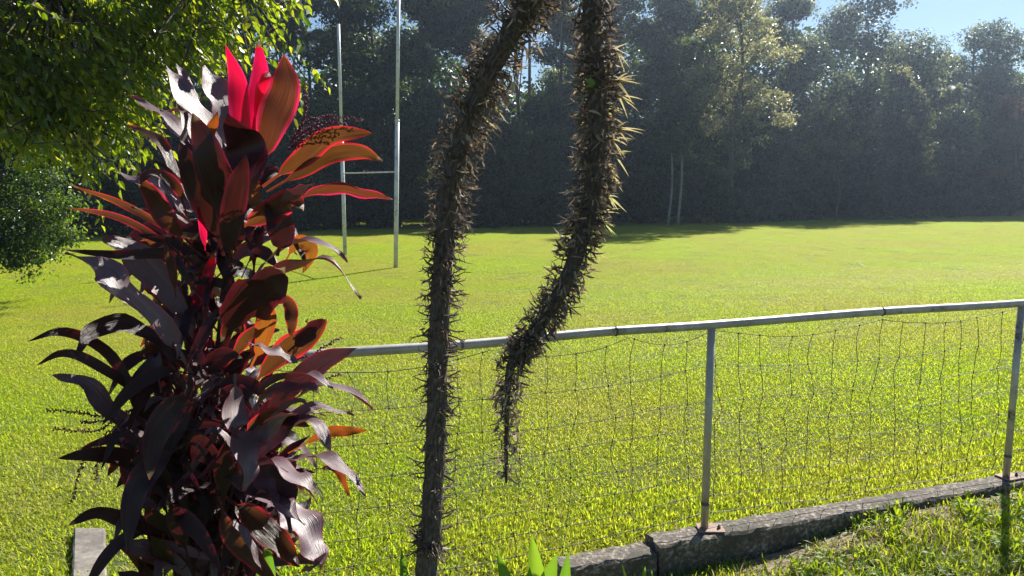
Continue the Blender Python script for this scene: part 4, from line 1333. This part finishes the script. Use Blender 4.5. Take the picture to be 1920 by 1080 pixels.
        for q in range(k):
            d = Vector((sx * g.uniform(.3, 1), g.normal(0, .5), g.uniform(-.7, .5))).normalized()
            if gr == 1.0: d = Vector((-.6 * g.random(), g.normal(0, .3), .8)).normalized() if q else Vector((-.9, 0, .35)).normalized()
            L2 = L_ * g.uniform(.5, 1.0)
            w = .0024 if gr < .9 else .007
            V, sd = [], d.cross(Vector((0, .8, .6))).normalized()
            for kk in range(6):
                f = kk / 5
                pp = c + d * L2 * f + Vector((0, 0, -.012 * f * f))
                ww = w * (1 - f) ** .7 * (1.1 if kk else .8)
                V += [tuple(pp - sd * ww), tuple(pp + Vector((0, 0, -.25 * ww))), tuple(pp + sd * ww)]
            mb.add(V, [(3 * kk + j, 3 * kk + j + 1, 3 * kk + j + 4, 3 * kk + j + 3) for kk in range(5) for j in range(2)], 0, min(1, gr * .8 + .2 * g.random()))
        o = mb.build("plantlet", M['agave' if gr == 1.0 else 'plet'], root)
        if gr == 1.0: o['label'] = 'small fresh green shoot on the hanging half of the stalk'
    # the rosette the stalk rises from, only its highest leaf tips reach the picture
    agave_leaves(root, [((800, 1290), (765, 1140), (752, 1030), 26, 1.8), ((820, 1290), (860, 1200), (900, 1120), 40, 1.85), ((790, 1290), (720, 1190), (672, 1060), 24, 1.9), ((800, 1290), (700, 1250), (640, 1180), 44, 1.8), ((810, 1290), (850, 1300), (930, 1240), 44, 1.8)], g)

def agave_leaves(root, specs, g, name="leaf"):
    for (a, m, t, w, Y) in specs:
        mb = MB()
        A, B_, C_ = P(a[0], a[1], Y), P(m[0], m[1], Y), P(t[0], t[1], Y - .03)
        W = w * Y / F
        s = spline([A, B_, C_], 16)
        cn = (Vector((0, 0, CAMZ)) - B_).normalized() + Vector(g.normal(0, .25, 3))
        V, UV = [], []
        for i, p in enumerate(s):
            f = i / 15
            tn = (s[min(15, i + 1)] - s[max(0, i - 1)]).normalized()
            nn = (cn - tn * cn.dot(tn)).normalized(); bb = tn.cross(nn)
            ww = W * .5 * (.55 + .45 * math.sin(math.pi * min(1, f * 1.1)) if f < .5 else math.cos((f - .5) * math.pi) ** .75 if f < .999 else .01)
            for u in (-1, -.5, 0, .5, 1):
                V.append(tuple(p + bb * ww * u + nn * (ww * .45 * u * u))); UV.append((u, f))
        mb.add(V, [(i * 5 + j, i * 5 + j + 1, i * 5 + j + 6, i * 5 + j + 5) for i in range(15) for j in range(4)], 0, g.random(), UV)
        mb.build(name, M['agave'], root)
stalk()

def rosette(name, label, px, Y, specs, seed):
    g = np.random.default_rng(seed)
    c = P(px, 1080, Y)
    root = empty(name, (c.x, c.y, gh(c.x, c.y)))
    tag(root, label, "plant")
    agave_leaves(root, [s + (Y,) for s in specs], g)
rosette("agave_plant", "young agave with broad bright green pointed leaves in front of the broken kerb piece", 995, 2.75,
        [((985, 1290), (1005, 1120), (998, 1005), 40), ((980, 1290), (960, 1140), (932, 1034), 34), ((1000, 1290), (1020, 1130), (1044, 1038), 42), ((1010, 1290), (1050, 1150), (1066, 1035), 34),
         ((985, 1290), (990, 1150), (993, 1062), 26), ((975, 1290), (930, 1180), (900, 1110), 34), ((1010, 1290), (1090, 1200), (1130, 1130), 36)], 71)
rosette("agave_plant", "single broad dark green agave leaf rising at the foot of the red leaved plant", 500, 1.95,
        [((500, 1330), (505, 1160), (503, 1008), 46), ((495, 1330), (490, 1180), (483, 1052), 20), ((520, 1330), (560, 1240), (590, 1150), 40), ((480, 1330), (440, 1250), (410, 1150), 40)], 72)
rosette("small_green_plant", "small bright green sprout poking up before the join in the kerb", 1185, 2.9,
        [((1200, 1180), (1182, 1110), (1166, 1056), 9), ((1200, 1180), (1204, 1110), (1210, 1062), 14), ((1195, 1180), (1192, 1120), (1190, 1072), 12), ((1205, 1180), (1225, 1120), (1222, 1068), 10)], 73)

# weeds with broad leaves on the near lawn
def weeds():
    g = np.random.default_rng(81)
    spots = [(1432, 1000), (1480, 975), (1555, 960), (1600, 945), (1700, 930), (1750, 925), (1880, 1000), (1760, 1000), (1840, 1030), (1700, 1050), (1560, 1040), (1905, 960), (1645, 985), (1500, 1050), (1810, 960)]
    spots += [(g.uniform(1480, 1930), g.uniform(955, 1085)) for _ in range(30)]
    spots = [s_ for s_ in spots if s_[1] > 1010 - (s_[0] - 1480) * .22]
    for i, (px, py) in enumerate(spots):
        q = P(px, py, 4.0); d = q - Vector((0, 0, CAMZ)); q = Vector((0, 0, CAMZ)) + d * ((.10 - CAMZ) / d.z); q.z = gh(q.x, q.y)
        mb = MB()
        for k in range(16):
            az = g.random() * 6.28; L_ = g.uniform(.04, .13); el = g.uniform(.2, 1.2)
            dd = Vector((math.cos(az), math.sin(az), 0))
            pts = [q + dd * .01, q + dd * L_ * math.cos(el) * .6 + Vector((0, 0, L_ * math.sin(el) * .8)), q + dd * L_ * math.cos(el) * 1.2 + Vector((0, 0, L_ * math.sin(el) * .7))]
            ribbon(mb, pts, g.uniform(.008, .02), Vector((0, 0, 1)) + Vector(g.normal(0, .4, 3)), 0, g, n=8, petiole=.2)
        o = mb.build("weed", M['lawn'], loc=(q.x, q.y, 0))
        tag(o, "low leafy green weed tuft in the near lawn below the kerb", "weed", "weed tufts in the near lawn")
weeds()

# ------------------------------------------------------------------ the air
def haze():
    mb = MB(); mb.box((-150, -30, -2.2), (150, 130, 26))
    m, nt, N, L = new_mat("haze")
    v = N("ShaderNodeVolumePrincipled")
    v.inputs["Color"].default_value = (.62, .78, 1.0, 1)
    v.inputs["Density"].default_value = 0.0010
    v.inputs["Anisotropy"].default_value = 0.78
    o = N("ShaderNodeOutputMaterial"); L(v.outputs[0], o.inputs["Volume"])
    ob = mb.build("haze", m, loc=(0, 0, 0), smooth=False)
    tag(ob, kind="stuff"); tag(ob, "thin blue air over the field and the forest", "haze")
haze()
